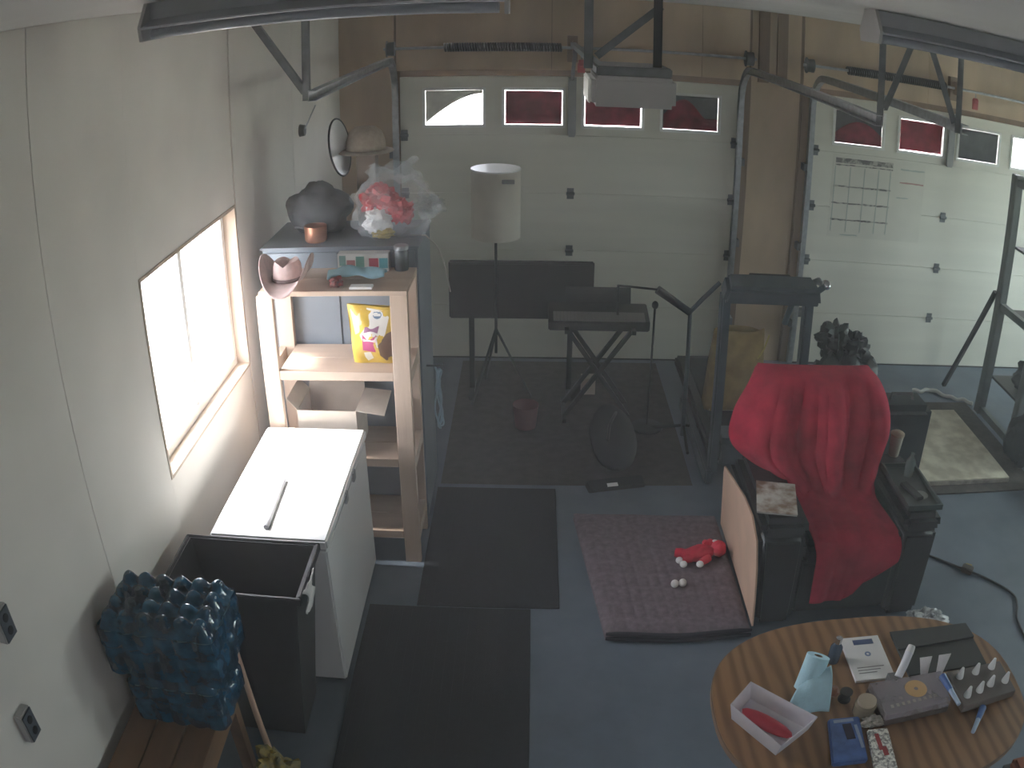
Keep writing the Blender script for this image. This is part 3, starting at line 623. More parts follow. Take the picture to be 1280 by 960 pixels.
one('bent_wire', MB().tube([(.90,4.66,CT+.005),(.99,4.655,CT+.004),(1.05,4.65,1.68),(1.081,4.65,1.61),(1.105,4.65,1.51),(1.122,4.65,1.41)], [.0035]*5+[.003], 6), mat('pale_rod', (.55,.5,.45), .5), 'thin pale wire drooping over the cabinet end', 'wire', (1.0,4.65,CT))
pts = []
for i in range(120):
    a = 2*math.pi*i/40; k = i/120
    pts.append((1.03+.012*math.sin(a*3+k*6)+.02*k, 4.66+(.055+.02*math.sin(k*9))*math.cos(a), .745+(.20-.025*k)*math.sin(a)))
t = thing('cable_coil', 'pale blue cable coil hanging on the cabinet end', 'cable', (1.05, 4.66, .95))
build('coil', MB().tube(pts, .0055, 6), mat('blue_cable', (.30,.42,.52), .4), t)
build('hook', MB().tube([(.971,4.66,.955),(1.07,4.66,.955),(1.072,4.66,.975)], .006, 6), M['iron'], t)
# ------------------------------------------------------------------ floor lamp, panel, keyboard, stands
one('brown_carpet', MB().box(1.0, 2.66, 4.92, 6.95, 0, .0015), mat('brown_carpet', (.075,.066,.064), .95, var=.3, scale=14, bump=.3, bscale=200), 'dark brown carpet under the lamp and keyboard', 'carpet', (1.85,6.0,0))
t = thing('floor_lamp', 'floor lamp with a cream drum shade and tripod foot', 'lamp', (1.31, 6.3, 0))
build('pole', MB().cyl((1.31,6.3,.35),(1.31,6.3,1.74),.011,n=10), M['blackmetal'], t)
for k in range(3):
    a = R(90+120*k+20); build('leg', MB().cyl((1.31,6.3,.55),(1.31+.28*math.cos(a),6.3+.28*math.sin(a),.0),.010,n=8), M['blackmetal'], t)
build('shade', MB().lathe([(.165,1.30),(.18,1.285),(.181,1.80)], (1.31,6.3,0), 40), M['shade'], t, solid=.003)
build('shade_top', MB().lathe([(0,1.797),(.183,1.797),(.183,1.808),(0,1.808)], (1.31,6.3,0), 40), M['vinyl'], t)
build('switch_box', MB().box(1.36,1.45,6.105,6.125,1.725,1.755), M['grey'], t, bevel=.003)
t = thing('flat_panel', 'wide dark flat panel standing on thin legs behind the keyboard', 'panel', (1.50, 6.35, 0))
build('panel_body', MB().box(.95, 2.05, 6.33, 6.38, .62, 1.08), M['black'], t, bevel=.01)
build('screen', MB().box(.97, 2.03, 6.326, 6.33, .64, 1.06), mat('dark_screen', (.02,.021,.023), .3, var=.1), t)
for x in (1.12, 1.88):
    build('leg', MB().box(x-.02, x+.02, 6.34, 6.37, .03, .62), M['blackmetal'], t); build('foot', MB().box(x-.02, x+.02, 6.18, 6.53, 0, .03), M['blackmetal'], t)
t = thing('music_keyboard', 'black music keyboard on a crossed stand', 'keyboard', (2.07, 6.0, 0))
KM = MB().box(1.70, 2.43, 5.86, 6.13, .735, .815).rot((2.07,6.0,.77), (R(12),0,0))
body = build('body', KM, M['black'], t, bevel=.008)
for i in range(26):
    x = 1.735+i*.0255; build('white_key', MB().box(x, x+.0235, 5.868, 5.985, .8155, .823).rot((2.07,6.0,.77), (R(12),0,0)), mat('key_ivory', (.17,.17,.16), .4) if i == 0 else bpy.data.materials['key_ivory'], t)
build('music_rest', MB().box(1.83, 2.31, 6.10, 6.115, .83, .96).rot((2.07,6.1,.83), (R(-18),0,0)), M['black'], t)
for s in (-1, 1):
    for y in (5.88, 6.10): build('stand_leg', MB().bar((2.07-s*.24,y,.03),(2.07+s*.24,y,.725),.03,.03), M['blackmetal'], t)
for z, x in ((.02,-.24),(.02,.24),(.725,-.24),(.725,.24)): build('stand_bar', MB().bar((2.07+x,5.80,z),(2.07+x,6.2,z),.03,.03), M['blackmetal'], t)
t = thing('boom_stand', 'forked dark boom stand between keyboard and treadmill', 'stand', (2.68, 5.6, 0))
build('pole', MB().cyl((2.69,5.6,.02),(2.665,5.6,.97),.018,.014,n=10), M['tread'], t)
build('grip_arm', MB().cyl((2.665,5.6,.965),(2.427,5.6,1.125),.026,.03,n=12), M['black'], t)
build('boom', MB().cyl((2.427,5.6,1.125),(2.16,5.62,1.14),.008,n=8), M['blackmetal'], t)
build('drop_rod', MB().cyl((2.16,5.62,1.145),(2.165,5.62,.93),.009,n=8), M['blackmetal'], t)
build('counter_arm', MB().tube([(2.665,5.6,.97),(2.74,5.6,1.06),(2.86,5.6,1.19)], .016, 10), M['tread'], t)
for k in range(3):
    a = R(30+120*k); build('foot', MB().cyl((2.69,5.6,.10),(2.69+.26*math.cos(a),5.6+.26*math.sin(a),.012),.011,n=8), M['blackmetal'], t)
t = thing('thin_stand', 'thin straight microphone stand beside the keyboard end', 'stand', (2.44, 5.75, 0))
build('base', MB().lathe([(0,0),(.12,0),(.12,.014),(.02,.03),(0,.03)], (2.44,5.75,0), 22), M['blackmetal'], t)
build('pole', MB().cyl((2.44,5.75,.03),(2.44,5.75,.94),.008,n=8), M['blackmetal'], t)
build('head', MB().ell((2.44,5.75,.96), (.024,.024,.03)), M['black'], t)
t = thing('foot_pedal', 'black foot pedal with a small white label', 'pedal', (2.15, 4.88, 0))
build('base', MB().hexa([(1.96,4.82,0),(2.34,4.90,0),(2.32,4.99,0),(1.94,4.91,0)],[(1.97,4.825,.028),(2.33,4.905,.028),(2.32,4.985,.05),(1.95,4.905,.05)]), M['black'], t, bevel=.005)
build('label', MB().hexa([(2.085,4.852,.032),(2.155,4.866,.032),(2.15,4.892,.041),(2.08,4.878,.041)],[(2.085,4.852,.035),(2.155,4.866,.035),(2.15,4.892,.044),(2.08,4.878,.044)]), M['vinyl'], t)
t = thing('gig_bag', 'long black padded bag lying behind the foot pedal', 'bag', (2.16, 5.4, 0))
build('shell', lump((2.16,5.42,.10), (.16,.45,.11), 31, .05, 3, flat=0), mat('black_nylon', (.022,.023,.026), .8, var=.3), t)
build('strap', MB().tube([(2.10,5.2,.185),(2.12,5.33,.235),(2.16,5.45,.24),(2.19,5.6,.195)], .012, 6), M['black'], t)
one('cream_carton', MB().box(1.98, 2.09, 6.30, 6.40, 0, .14), M['cardboard'], 'small cream carton on the floor below the keyboard', 'carton', (2.03,6.35,0), bevel=.002)
one('red_pail', MB().lathe([(0,0),(.075,0),(.095,.18),(.09,.18),(.07,.008),(0,.008)], (1.545,5.75,0), 24), mat('red_pail', (.15,.03,.035), .6), 'small dull red pail on the floor below the dark panel', 'pail', (1.545,5.75,0))
# ------------------------------------------------------------------ treadmill
t = thing('treadmill', 'grey folding treadmill with console behind the recliner', 'treadmill', (3.05, 5.5, 0))
for x in (2.80, 3.36):
    build('upright', MB().bar((x,5.02,.05),(x-.02,5.08,1.30),.062,.085,(0,1,0)), M['tread'], t, bevel=.012)
build('console', MB().hexa([(2.74,4.98,1.24),(3.41,4.98,1.24),(3.40,5.14,1.30),(2.75,5.14,1.30)],[(2.77,4.96,1.36),(3.38,4.96,1.36),(3.37,5.12,1.42),(2.78,5.12,1.42)]), M['tread'], t, bevel=.025)
build('console_screen', MB().hexa([(2.93,5.135,1.31),(3.22,5.135,1.31),(3.21,5.150,1.33),(2.94,5.150,1.33)],[(2.93,5.12,1.40),(3.22,5.12,1.40),(3.21,5.136,1.41),(2.94,5.136,1.41)]), M['black'], t)
build('handrail', MB().tube([(3.36,5.08,1.30),(3.43,5.06,1.36),(3.44,5.2,1.36),(3.40,5.5,1.2),(3.37,5.62,.9)], .022, 10), M['tread'], t)
build('grip_end', MB().ell((3.44,5.04,1.385), (.028,.05,.03)), M['chrome'], t)
build('deck', MB().box(2.78, 3.36, 5.05, 6.70, .10, .19), M['black'], t, bevel=.02)
build('running_belt', MB().box(2.86, 3.28, 5.25, 6.62, .19, .198), M['rubber'], t)
build('motor_hood', MB().box(2.80, 3.34, 4.98, 5.26, .10, .30), M['tread'], t, bevel=.05)
for x in (2.74, 3.37): build('base_rail', MB().box(x, x+.05, 4.93, 6.1, 0, .10), M['tread'], t, bevel=.01)
t = thing('tan_sack', 'tan paper sack with folded top seen through the treadmill frame', 'sack', (3.06, 5.75, .2))
def sackF(a, v, r=1):
    w = 1-.15*v; return Vector((3.07+.22*math.copysign(abs(math.cos(a))**.5, math.cos(a))*w, 5.75+.13*math.copysign(abs(math.sin(a))**.5, math.sin(a))*w*(1-.75*max(0, v-.6)/.4), .2+.60*v+.015*math.sin(3*a+9*v)))
build('paper', MB().surf(lambda u, v: sackF(2*math.pi*u, v), 36, 14), mat('tan_paper', (.34,.24,.10), .8, var=.25, scale=12, bump=.3, bscale=30), t, solid=.003)
build('base', MB().box(2.88,3.26,5.64,5.86,.199,.215), M['cardboard'], t)
build('tie', MB().tube([(3.20,5.63,.62),(3.24,5.625,.70),(3.27,5.64,.80)], .006, 6), mat('yellow_tie', (.45,.35,.1), .6), t)
t = thing('dark_bag_heap', 'heap of black plastic bag beyond the recliner', 'bag', (3.94, 5.8, 0))
build('sack', lump((3.95,5.80,.30), (.26,.2,.38), 41, .3, 4, flat=0), mat('green_black_plastic', (.022,.03,.028), .3, var=.4), t)
build('neck', lump((3.83,5.79,.72), (.11,.10,.13), 42, .45, 5), mat('green_black_plastic_b', (.022,.03,.028), .3, var=.4), t)
build('neck', lump((4.02,5.76,.66), (.10,.09,.12), 43, .45, 5), mat('green_black_plastic_c', (.022,.03,.028), .3, var=.4), t)
build('pale_fleck', MB().ell((3.965,5.62,.56), (.012,.006,.03)), M['cardboard'], t)  # small pale mark on the front of the heap
# ------------------------------------------------------------------ recliner and red blanket
t = thing('recliner', 'black leather recliner with a tan side panel', 'recliner', (3.26, 3.95, 0))
build('base', MB().box(2.84, 3.70, 3.60, 4.36, .04, .36), M['leather'], t, bevel=.03)
build('seat_cushion', MB().box(2.97, 3.56, 3.50, 4.12, .34, .50), M['leather'], t, bevel=.05, segs=4)
build('footrest', MB().hexa([(2.975,3.47,.06),(3.555,3.47,.06),(3.555,3.57,.06),(2.975,3.57,.06)],[(2.975,3.49,.40),(3.555,3.49,.40),(3.555,3.56,.40),(2.975,3.56,.40)]), M['leather'], t, bevel=.025, segs=3)
bk = MB().hexa([(2.93,3.98,.44),(3.60,3.98,.44),(3.58,4.18,.40),(2.95,4.18,.40)],[(2.88,4.17,1.10),(3.50,4.17,1.12),(3.48,4.36,1.09),(2.90,4.36,1.07)])
build('backrest', bk, M['leather'], t, bevel=.06, segs=4)
for s, x0_, x1_ in ((-1, 2.775, 2.985), (1, 3.545, 3.76)):
    o = .045 if s < 0 else 0; o2 = .02 if s > 0 else 0
    mb = MB().hexa([(x0_,3.43,.02),(x1_,3.43,.02),(x1_,4.36,.02),(x0_,4.36,.02)],[(x0_-o,3.48,.56),(x1_+o2,3.48,.56),(x1_+o2,4.32,.56),(x0_-o,4.32,.56)])
    build('armrest', mb, M['leather'], t, bevel=.035, segs=3)
    pad = MB().hexa([(x0_-o-.004,3.46,.56),(x1_+.01+o2,3.46,.55),(x1_+.01+o2,4.22,.56),(x0_-o-.004,4.22,.57)],[(x0_-o+.004,3.49,.655),(x1_+o2,3.49,.655),(x1_+o2,4.18,.665),(x0_-o+.004,4.18,.665)])
    build('arm_pad', pad, M['leather'], t, bevel=.035, segs=4)
# tan side panel: outline tilted with the arm
pn = [(3.425,.03),(3.44,.22),(3.465,.38),(3.52,.52),(3.66,.585),(3.86,.575),(4.05,.53),(4.40,.45),(4.42,.40),(4.42,.03)]
vs = []
for x_off in (-.012, -.002):
    for (y, z) in pn: vs.append((2.773-.045*z/.56+x_off, y, z))
n = len(pn)
build('side_panel', MB().add(vs, [tuple(range(n)), tuple(range(2*n-1, n-1, -1))] + [(i, n+i, n+(i+1) % n, (i+1) % n) for i in range(n)]), M['tan'], t)
# blanket: over the back, down the front of it, across the seat and over the footrest
path = [(4.42,.62),(4.43,.90),(4.415,1.06),(4.34,1.13),(4.22,1.15),(4.12,1.10),(4.06,.95),(4.00,.78),(3.94,.62),(3.86,.548),(3.70,.526),(3.55,.516),(3.462,.46),(3.445,.34),(3.442,.16)]
lw = [.28,.31,.33,.335,.345,.40,.50,.51,.30,.255,.235,.22,.215,.21,.19]
rw = [.28,.31,.33,.34,.36,.41,.45,.39,.30,.27,.285,.30,.29,.26,.12]
cxs = [3.17]*6 + [3.18,3.19,3.22,3.24,3.25,3.25,3.26,3.26,3.25]
def spl(a, t_):
    n = len(a)-1; x = min(max(t_, 0), 1)*n; i = min(int(x), n-1); f = x-i
    p0, p1, p2, p3 = a[max(i-1,0)], a[i], a[i+1], a[min(i+2,n)]
    return .5*((2*p1)+(-p0+p2)*f+(2*p0-5*p1+4*p2-p3)*f*f+(-p0+3*p1-3*p2+p3)*f**3)
ypath = [p[0] for p in path]; zpath = [p[1] for p in path]
def blk(u, v):
    s = 2*u-1; w = spl(lw, v) if s < 0 else spl(rw, v); x = spl(cxs, v)+s*w; y = spl(ypath, v); z = spl(zpath, v)
    hang = min(1, max(0, (v-.30)/.16))*min(1, max(0, (.66-v)/.12))      # face of the backrest
    seat = min(1, max(0, (v-.56)/.10))
    f1 = max(0, math.sin(8.5*s+.4+1.2*v))**.8*.085+abs(math.sin(9.5*s+2.0+2.5*v))**.7*.045
    f2 = max(0, math.sin(5.5*s+1.2+5*v))*.018+max(0, math.sin(12*s+9*v))*.006
    n1 = .018*NZ.noise(Vector((s*2.2, v*7, .5)))
    wrap = (abs(s)**3.2)*.15*min(1, max(0, (v-.2)/.1))*min(1, max(0, (.60-v)/.08))
    y2 = y+wrap-hang*(f1+n1+.012)
    z2 = z-wrap*.25
    if v > .60: z2 += seat*(f2 if v < .82 else 0)+.006*seat; y2 -= (f2 if v > .80 else 0)
    if v > .9: z2 += .13*max(0, s)*(v-.9)/.1
    return Vector((x+.01*math.sin(9*v+4*s)*hang, y2, z2))
one('red_blanket', MB().surf(blk, 90, 110), M['red'], 'red fleece blanket draped over the black recliner', 'blanket', (3.2, 3.95, .5), solid=.008)
t = thing('magazine', 'worn pale magazine on the recliner arm beside the tan panel', 'magazine', (2.84, 3.7, .667))
MG = lambda mb: mb.rot((2.84,3.68,.67), (0,0,R(-12)))
build('pages', MG(MB().box(2.735, 2.945, 3.53, 3.83, .668, .678)), mat('paper_edges', (.42,.41,.38), .8), t)
build('cover', MG(MB().box(2.733, 2.947, 3.528, 3.832, .678, .680)), mat('magazine_cover', (.58,.57,.52), .45, var=.5, scale=14, col2=(.24,.15,.09), contrast=(.35,.6)), t)
t = thing('drink_cup', 'beige insulated cup on the far end of the recliner arm', 'cup', (3.70, 4.13, .667))
build('body', MB().lathe([(0,0),(.032,0),(.042,.13),(0,.13)], (3.70,4.13,.667), 22), mat('beige_cup', (.36,.33,.27), .5, var=.1), t)
build('lid', MB().lathe([(.0,.131),(.045,.131),(.045,.143),(.03,.152),(0,.152)], (3.70,4.13,.667), 22), mat('tan_lid', (.36,.28,.2), .5), t)
t = thing('remote_tray', 'dark tray with a remote on the recliner arm by the floor', 'tray', (3.66, 3.72, .667))
mb = MB().box(3.56,3.78,3.52,3.98,.668,.676).box(3.56,3.572,3.52,3.98,.676,.70).box(3.768,3.78,3.52,3.98,.676,.70).box(3.572,3.768,3.52,3.532,.676,.70).box(3.572,3.768,3.968,3.98,.676,.70)
build('tray', mb, mat('dark_green_tray', (.05,.065,.06), .4, var=.3), t)
build('remote', MB().box(3.62,3.67,3.60,3.78,.677,.697).rot((3.64,3.7,.68), (0,0,R(15))), M['black'], t, bevel=.005)
build('bottle', MB().lathe([(0,0),(.03,0),(.03,.09),(.012,.12),(.012,.14),(0,.14)], (3.70,3.88,.676), 16), mat('dim_glass', (.10,.13,.12), .15), t)
build('coaster', MB().lathe([(0,0),(.04,0),(.04,.006),(0,.006)], (3.70,3.66,.676), 18), mat('coaster', (.3,.32,.3), .6), t)
t = thing('black_case', 'upright black case standing behind the recliner arm', 'case', (4.05, 4.85, 0))
build('shell', MB().box(3.86, 4.29, 4.76, 5.05, .03, .66), mat('case_black', (.02,.027,.028), .5, var=.3), t, bevel=.05, segs=4)
build('handle', MB().tube([(3.98,4.9,.655),(3.99,4.9,.70),(4.15,4.9,.70),(4.16,4.9,.655)], .012, 8), M['black'], t)
for x in (3.93, 4.22): build('wheel', MB().cyl((x-.02,4.9,.028),(x+.02,4.9,.028),.028,n=12), M['black'], t)
# ------------------------------------------------------------------ dog bed and toys
t = thing('quilted_pad', 'plum quilted dog pad folded double on the concrete', 'dog bed', (2.3, 3.9, 0))
cor = [(1.848,4.528),(2.735,4.49),(1.975,3.375),(2.745,3.375)]
def pad(u, v, z0, h, gx=13, gy=9, e=0):
    a = Vector(cor[2]).lerp(Vector(cor[3]), u); b = Vector(cor[0]).lerp(Vector(cor[1]), u); p = a.lerp(b, v)
    ed = min(1, min(u, 1-u)*14, min(v, 1-v)*16)
    q = (abs(math.sin(math.pi*u*gx))*abs(math.sin(math.pi*v*gy)))**.45
    return Vector((p.x, p.y-.02*(1-v)*math.sin(3*u), z0+h*(ed**.5)*(.82+.18*q)+.004*NZ.noise(Vector((u*4, v*4, 1)))))
build('top_layer', MB().surf(lambda u, v: pad(u, v, .034, .034), 108, 110), M['quilt'], t)
mb = MB().surf(lambda u, v: pad(u, v, .004, .034, e=1), 20, 20).surf(lambda u, v: Vector((*pad(u, 1-v if 0 else v, 0, 0).xy, .003)), 2, 2)
build('bottom_layer', mb, M['quilt'], t)
for z in (.008, .040):
    pts = [(pad(i/12, 0, 0, 0).x, pad(i/12, 0, 0, 0).y-.004, z+.012+.004*math.sin(i*.8)) for i in range(13)]
    build('binding', MB().tube(pts, [.008]+[.013]*11+[.008], 8), M['quiltedge'], t)
PZ = .074
t = thing('plush_toy', 'red plush toy with white paws lying on the quilted pad', 'plush toy', (2.56, 4.02, PZ))
build('body', lump((2.545,4.00,PZ+.035), (.10,.05,.045), 51, .15, 4, rot=(0,0,R(14))), M['plush'], t)
build('head', lump((2.665,4.03,PZ+.042), (.048,.05,.046), 52, .1, 4), M['plush'], t)
build('ear', MB().ell((2.625,4.085,PZ+.05), (.022,.03,.014)), M['plush'], t)
for a, b, c in (((2.60,4.06,PZ+.05),(2.60,4.11,PZ+.03),.022), ((2.47,4.0,PZ+.03),(2.41,4.02,PZ+.028),.03), ((2.50,3.96,PZ+.03),(2.44,3.955,PZ+.028),.028), ((2.60,3.96,PZ+.03),(2.55,3.925,PZ+.024),.024)):
    build('limb', MB().tube([a, Vector(a).lerp(Vector(b), .5), b], [c*.9, c, c*.85], 12), M['plush'], t)
for p in ((2.425,3.945,PZ+.026), (2.445,3.915,PZ+.02), (2.54,3.912,PZ+.02)): build('paw', MB().ell(p, (.022,.02,.02)), M['whiteplush'], t)
build('collar', MB().ell((2.645,4.06,PZ+.075), (.016,.01,.008)), M['whiteplush'], t)
for x, y, l in ((2.372,3.735,'white ball nearer the pad edge'), (2.417,3.742,'white ball nearer the red plush toy')):
    mb = MB().ell((x,y,PZ+.021), (.0225,.0225,.0225), n=20, m=14)
    one('white_ball', mb, M['whiteplush'], l, 'ball', (x,y,PZ), 'white balls on the pad')
# ------------------------------------------------------------------ right-hand side of the garage
one('brown_rug', MB().box(4.30, 5.42, 4.72, 6.20, 0, .012), mat('brown_rug', (.06,.05,.042), .95, var=.4, scale=20), 'dark brown rug under the stained white board', 'rug', (4.86,5.4,0))
t = thing('stained_board', 'stained off-white board lying on the dark rug', 'board', (4.78, 5.4, .012))
build('face', MB().box(4.40, 5.175, 4.835, 5.97, .045, .052), mat('stained_white', (.74,.70,.57), .7, var=.4, scale=7, col2=(.50,.45,.35), contrast=(.38,.62)), t)
build('frame', MB().box(4.40, 5.175, 4.825, 5.97, .0125, .045), mat('board_edge', (.32,.29,.25), .8, var=.4, scale=20), t, bevel=.004)
pts = [(4.95+.54*i/24, 6.43-.02*math.sin(i*.5)-.32*max(0, i/24-.35)*1.3, .018+.008*math.sin(i*1.3)) for i in range(25)]
one('white_hose', MB().tube(pts, .017, 10), mat('white_hose', (.5,.5,.47), .4), 'short white hose lying on the floor near the rack', 'hose', (5.2,6.3,0))
t = thing('metal_rack', 'tall grey metal rack with a sloping strut', 'rack', (5.7, 6.0, 0))
RM = mat('green_grey_steel', (.16,.18,.175), .45, .4, var=.15, scale=8)
for x, y in ((5.47,6.0),(6.15,6.0),(5.47,5.35),(6.15,5.35)):
    build('upright', MB().box(x-.04, x+.04, y-.045, y+.045, .02, 2.12), RM, t, bevel=.006)
build('strut', MB().bar((5.42,6.04,1.10),(5.34,6.54,.02),.035,.035), M['blackmetal'], t)
for y in (6.0, 5.35): build('cross_bar', MB().box(5.47, 6.15, y-.03, y+.03, 2.05, 2.11), RM, t)
for x in (5.47, 6.15):
    for z in (.06, 1.0, 2.06): build('side_bar', MB().box(x-.025, x+.025, 5.36, 5.99, z-.03, z+.03), RM, t)
for z in (.35, .95, 1.5): build('shelf', MB().box(5.52, 6.10, 5.36, 5.99, z, z+.02), M['blackmetal'], t)
for (c, r_, s_, l) in (((5.44,5.12,.20),(.16,.15,.24),61,'black lumpy sack against the foot of the metal rack'), ((5.78,5.65,.50),(.2,.2,.16),62,'dark lumpy bag on the lowest shelf of the metal rack')):
    one('dark_sack', lump(c, r_, s_, .25, 4, flat=(0.013 if s_ == 61 else .371)), mat('dark_sack_%d' % s_, (.022,.03,.032), .6, var=.4), l, 'sack', (c[0], c[1], 0 if s_ == 61 else .37))
t = thing('tool_box', 'dark case with a tan strip on the floor by the rack', 'case', (5.7, 4.68, 0))
build('body', MB().box(5.45, 6.0, 4.5, 4.85, .0, .22), mat('toolbox_dark', (.03,.035,.045), .5), t, bevel=.015)
build('strip', MB().box(5.445, 5.45, 4.53, 4.82, .14, .17), M['tan'], t)
# marker chart on the second door
t = thing('marker_chart', 'hand-drawn marker chart on the overhead door', 'chart', (4.45, D-.058, 1.2))
CY = D-.0565
CM = mat('chart_sheet', (.66,.64,.565), .6, var=.04); KM_ = mat('marker_grey', (.13,.12,.11), .7, scale=26, col2=(.45,.43,.38), contrast=(.42,.58)); RM_ = mat('marker_red', (.5,.26,.23), .7); BM_ = mat('marker_teal', (.42,.46,.42), .7)
build('sheet', MB().box(4.13, 5.06, CY, CY+.0014, 1.20, 1.93), CM, t)
def dash(x0, x1, z, h, mt, n, name='marker_line'):
    p = [(x0+(x1-x0)*i/(2*n), z+h/2+random.uniform(-.003,.003)) for i in range(2*n+1)]; q = [(x0+(x1-x0)*i/(2*n), z-h/2+random.uniform(-.003,.003)) for i in range(2*n, -1, -1)]
    build(name, MB().prism(p+q, 'y', CY-.0012, CY), mt, t)
dash(4.155, 4.72, 1.885, .045, KM_, 9, 'heading_row'); dash(4.155, 4.72, 1.845, .012, KM_, 8)
for z in (1.655, 1.505, 1.355): dash(4.145, 4.715, z, .014, KM_, 12)
for x in (4.155, 4.30, 4.44, 4.58, 4.70): build('marker_column', MB().box(x-.004, x+.004, CY-.0012, CY, 1.25, 1.83), BM_, t)
dash(4.80, 5.05, 1.86, .012, BM_, 5); dash(4.80, 5.05, 1.74, .012, RM_, 5); dash(4.78, 4.90, 1.60, .010, BM_, 3); dash(4.25, 4.42, 1.22, .010, BM_, 2)
# extension cord
pts = [(3.80,4.10,.008),(3.95,4.05,.008),(4.085,4.0,.008),(4.2,3.9,.008),(4.30,3.81,.01),(4.40,3.72,.008),(4.50,3.60,.008),(4.545,3.50,.008),(4.52,3.40,.008),(4.46,3.28,.008),(4.44,3.1,.008)]
t = thing('extension_cord', 'dark extension cord trailing across the concrete by the recliner', 'cord', (4.3, 3.8, 0))
sm = [Vector([spl([p[k] for p in pts], i/60) for k in range(3)]) for i in range(61)]
build('cable', MB().tube(sm, .0075, 6), M['black'], t)
build('plug', MB().box(4.26, 4.34, 3.775, 3.835, .0, .04).rot((4.3,3.805,.02), (0,0,R(-40))), mat('brown_plug', (.07,.045,.03), .6), t, bevel=.006)
build('plug', MB().box(4.30, 4.35, 3.83, 3.86, .0, .028).rot((4.32,3.84,.02), (0,0,R(-30))), mat('yellow_plug', (.3,.22,.06), .6), t, bevel=.004)
one('crumpled_plastic', lump((3.79,3.33,.045), (.12,.08,.055), 71, .4, 5, n=40, m=24, flat=.001), mat('crumpled_white', (.45,.46,.47), .3, var=.7, scale=30, col2=(.08,.08,.09), contrast=(.35,.6)), 'crumpled white plastic wrapper at the foot of the recliner', 'wrapper', (3.79,3.33,0))
# ------------------------------------------------------------------ oval table
TZ = .74
t = thing('oval_table', 'oval wood-grain table covered with craft clutter', 'table', (2.905, 2.14, 0))
def oval(rx, ry, n=64, e=2.5):
    o = []
    for i in range(n):
        a = 2*math.pi*i/n; c, s = math.cos(a), math.sin(a)
        o.append((2.905+rx*math.copysign(abs(c)**(2/e), c), 2.125+ry*math.copysign(abs(s)**(2/e), s)))
    return o
def tabletop_mat():
    m, tr, b = nt('walnut_veneer'); N = tr.nodes; L = tr.links; b.inputs['Roughness'].default_value = .35
    g = N.new('ShaderNodeNewGeometry'); mp = N.new('ShaderNodeMapping'); mp.inputs['Scale'].default_value = (1, .22, 1); mp.inputs['Rotation'].default_value = (0,0,R(-12)); L.new(g.outputs['Position'], mp.inputs[0])
    w = N.new('ShaderNodeTexWave'); w.inputs['Scale'].default_value = 5.5; w.inputs['Distortion'].default_value = 5; w.inputs['Detail'].default_value = 3; w.inputs['Detail Scale'].default_value = 1.2; L.new(mp.outputs[0], w.inputs[0])
    n = N.new('ShaderNodeTexNoise'); n.inputs['Scale'].default_value = 30; L.new(mp.outputs[0], n.inputs[0])
    ad = N.new('ShaderNodeMath'); ad.operation = 'MULTIPLY_ADD'; ad.inputs[1].default_value = .35; L.new(n.outputs[0], ad.inputs[0]); L.new(w.outputs[0], ad.inputs[2])
    r = N.new('ShaderNodeValToRGB'); L.new(ad.outputs[0], r.inputs[0]); r.color_ramp.elements[0].color = (.19,.10,.045,1); r.color_ramp.elements[1].color = (.33,.18,.085,1); r.color_ramp.elements[0].position = .15; r.color_ramp.elements[1].position = 1.0
    L.new(r.outputs[0], b.inputs['Base Color']); return m
build('tabletop', MB().prism(oval(.66, .49), 'z', TZ-.022, TZ), tabletop_mat(), t)
build('edge_band', MB().prism(oval(.664, .494), 'z', TZ-.030, TZ-.004), M['stud'], t)
build('pedestal', MB().lathe([(0,.10),(.09,.10),(.07,.2),(.055,.4),(.08,.62),(.14,.71),(0,.71)], (2.905,2.125,0), 24), M['stud'], t)
for k in range(4):
    a = R(45+90*k); c, s = math.cos(a), math.sin(a)
    build('foot', MB().bar((2.905+.06*c,2.125+.06*s,.16),(2.905+.42*c,2.125+.42*s,.03),.06,.06), M['stud'], t, bevel=.01)
G = 'clutter on the oval table'
# translucent tub with red thing
t = thing('plastic_tub', 'frosted plastic tub at the table edge', 'tub', (2.44, 2.02, TZ), G)
cz = TZ+.001
tb = [Vector((2.385,2.185)), Vector((2.30,2.085)), Vector((2.43,1.885)), Vector((2.575,1.995))]; cc = sum(tb, Vector((0,0)))/4
tp = [cc+(p-cc)*1.13 for p in tb]; ti = [cc+(p-cc)*1.10 for p in tb]; bi = [cc+(p-cc)*.96 for p in tb]; hh = .075
vs = [(p.x,p.y,cz) for p in tb]+[(p.x,p.y,cz+hh) for p in tp]+[(p.x,p.y,cz+hh) for p in ti]+[(p.x,p.y,cz+.004) for p in bi]
fs = [(0,3,2,1),(12,13,14,15)]+[(a+k, a+(k+1)%4, a+4+(k+1)%4, a+4+k) for a in (0,4,8) for k in range(4)]
build('shell', MB().add(vs, fs), film('frosted_plastic', (.80,.78,.83), .62, .4, .05), t, bevel=.003, segs=1)
mb = MB().ell((2.42,2.03,cz+.022), (.115,.035,.016), (0,0,R(-46)))
one('red_scissors', mb, mat('red_gloss', (.58,.04,.07), .3, var=.3), 'red oval handle lying inside the frosted tub', 'tool', (2.42,2.03,cz), G)
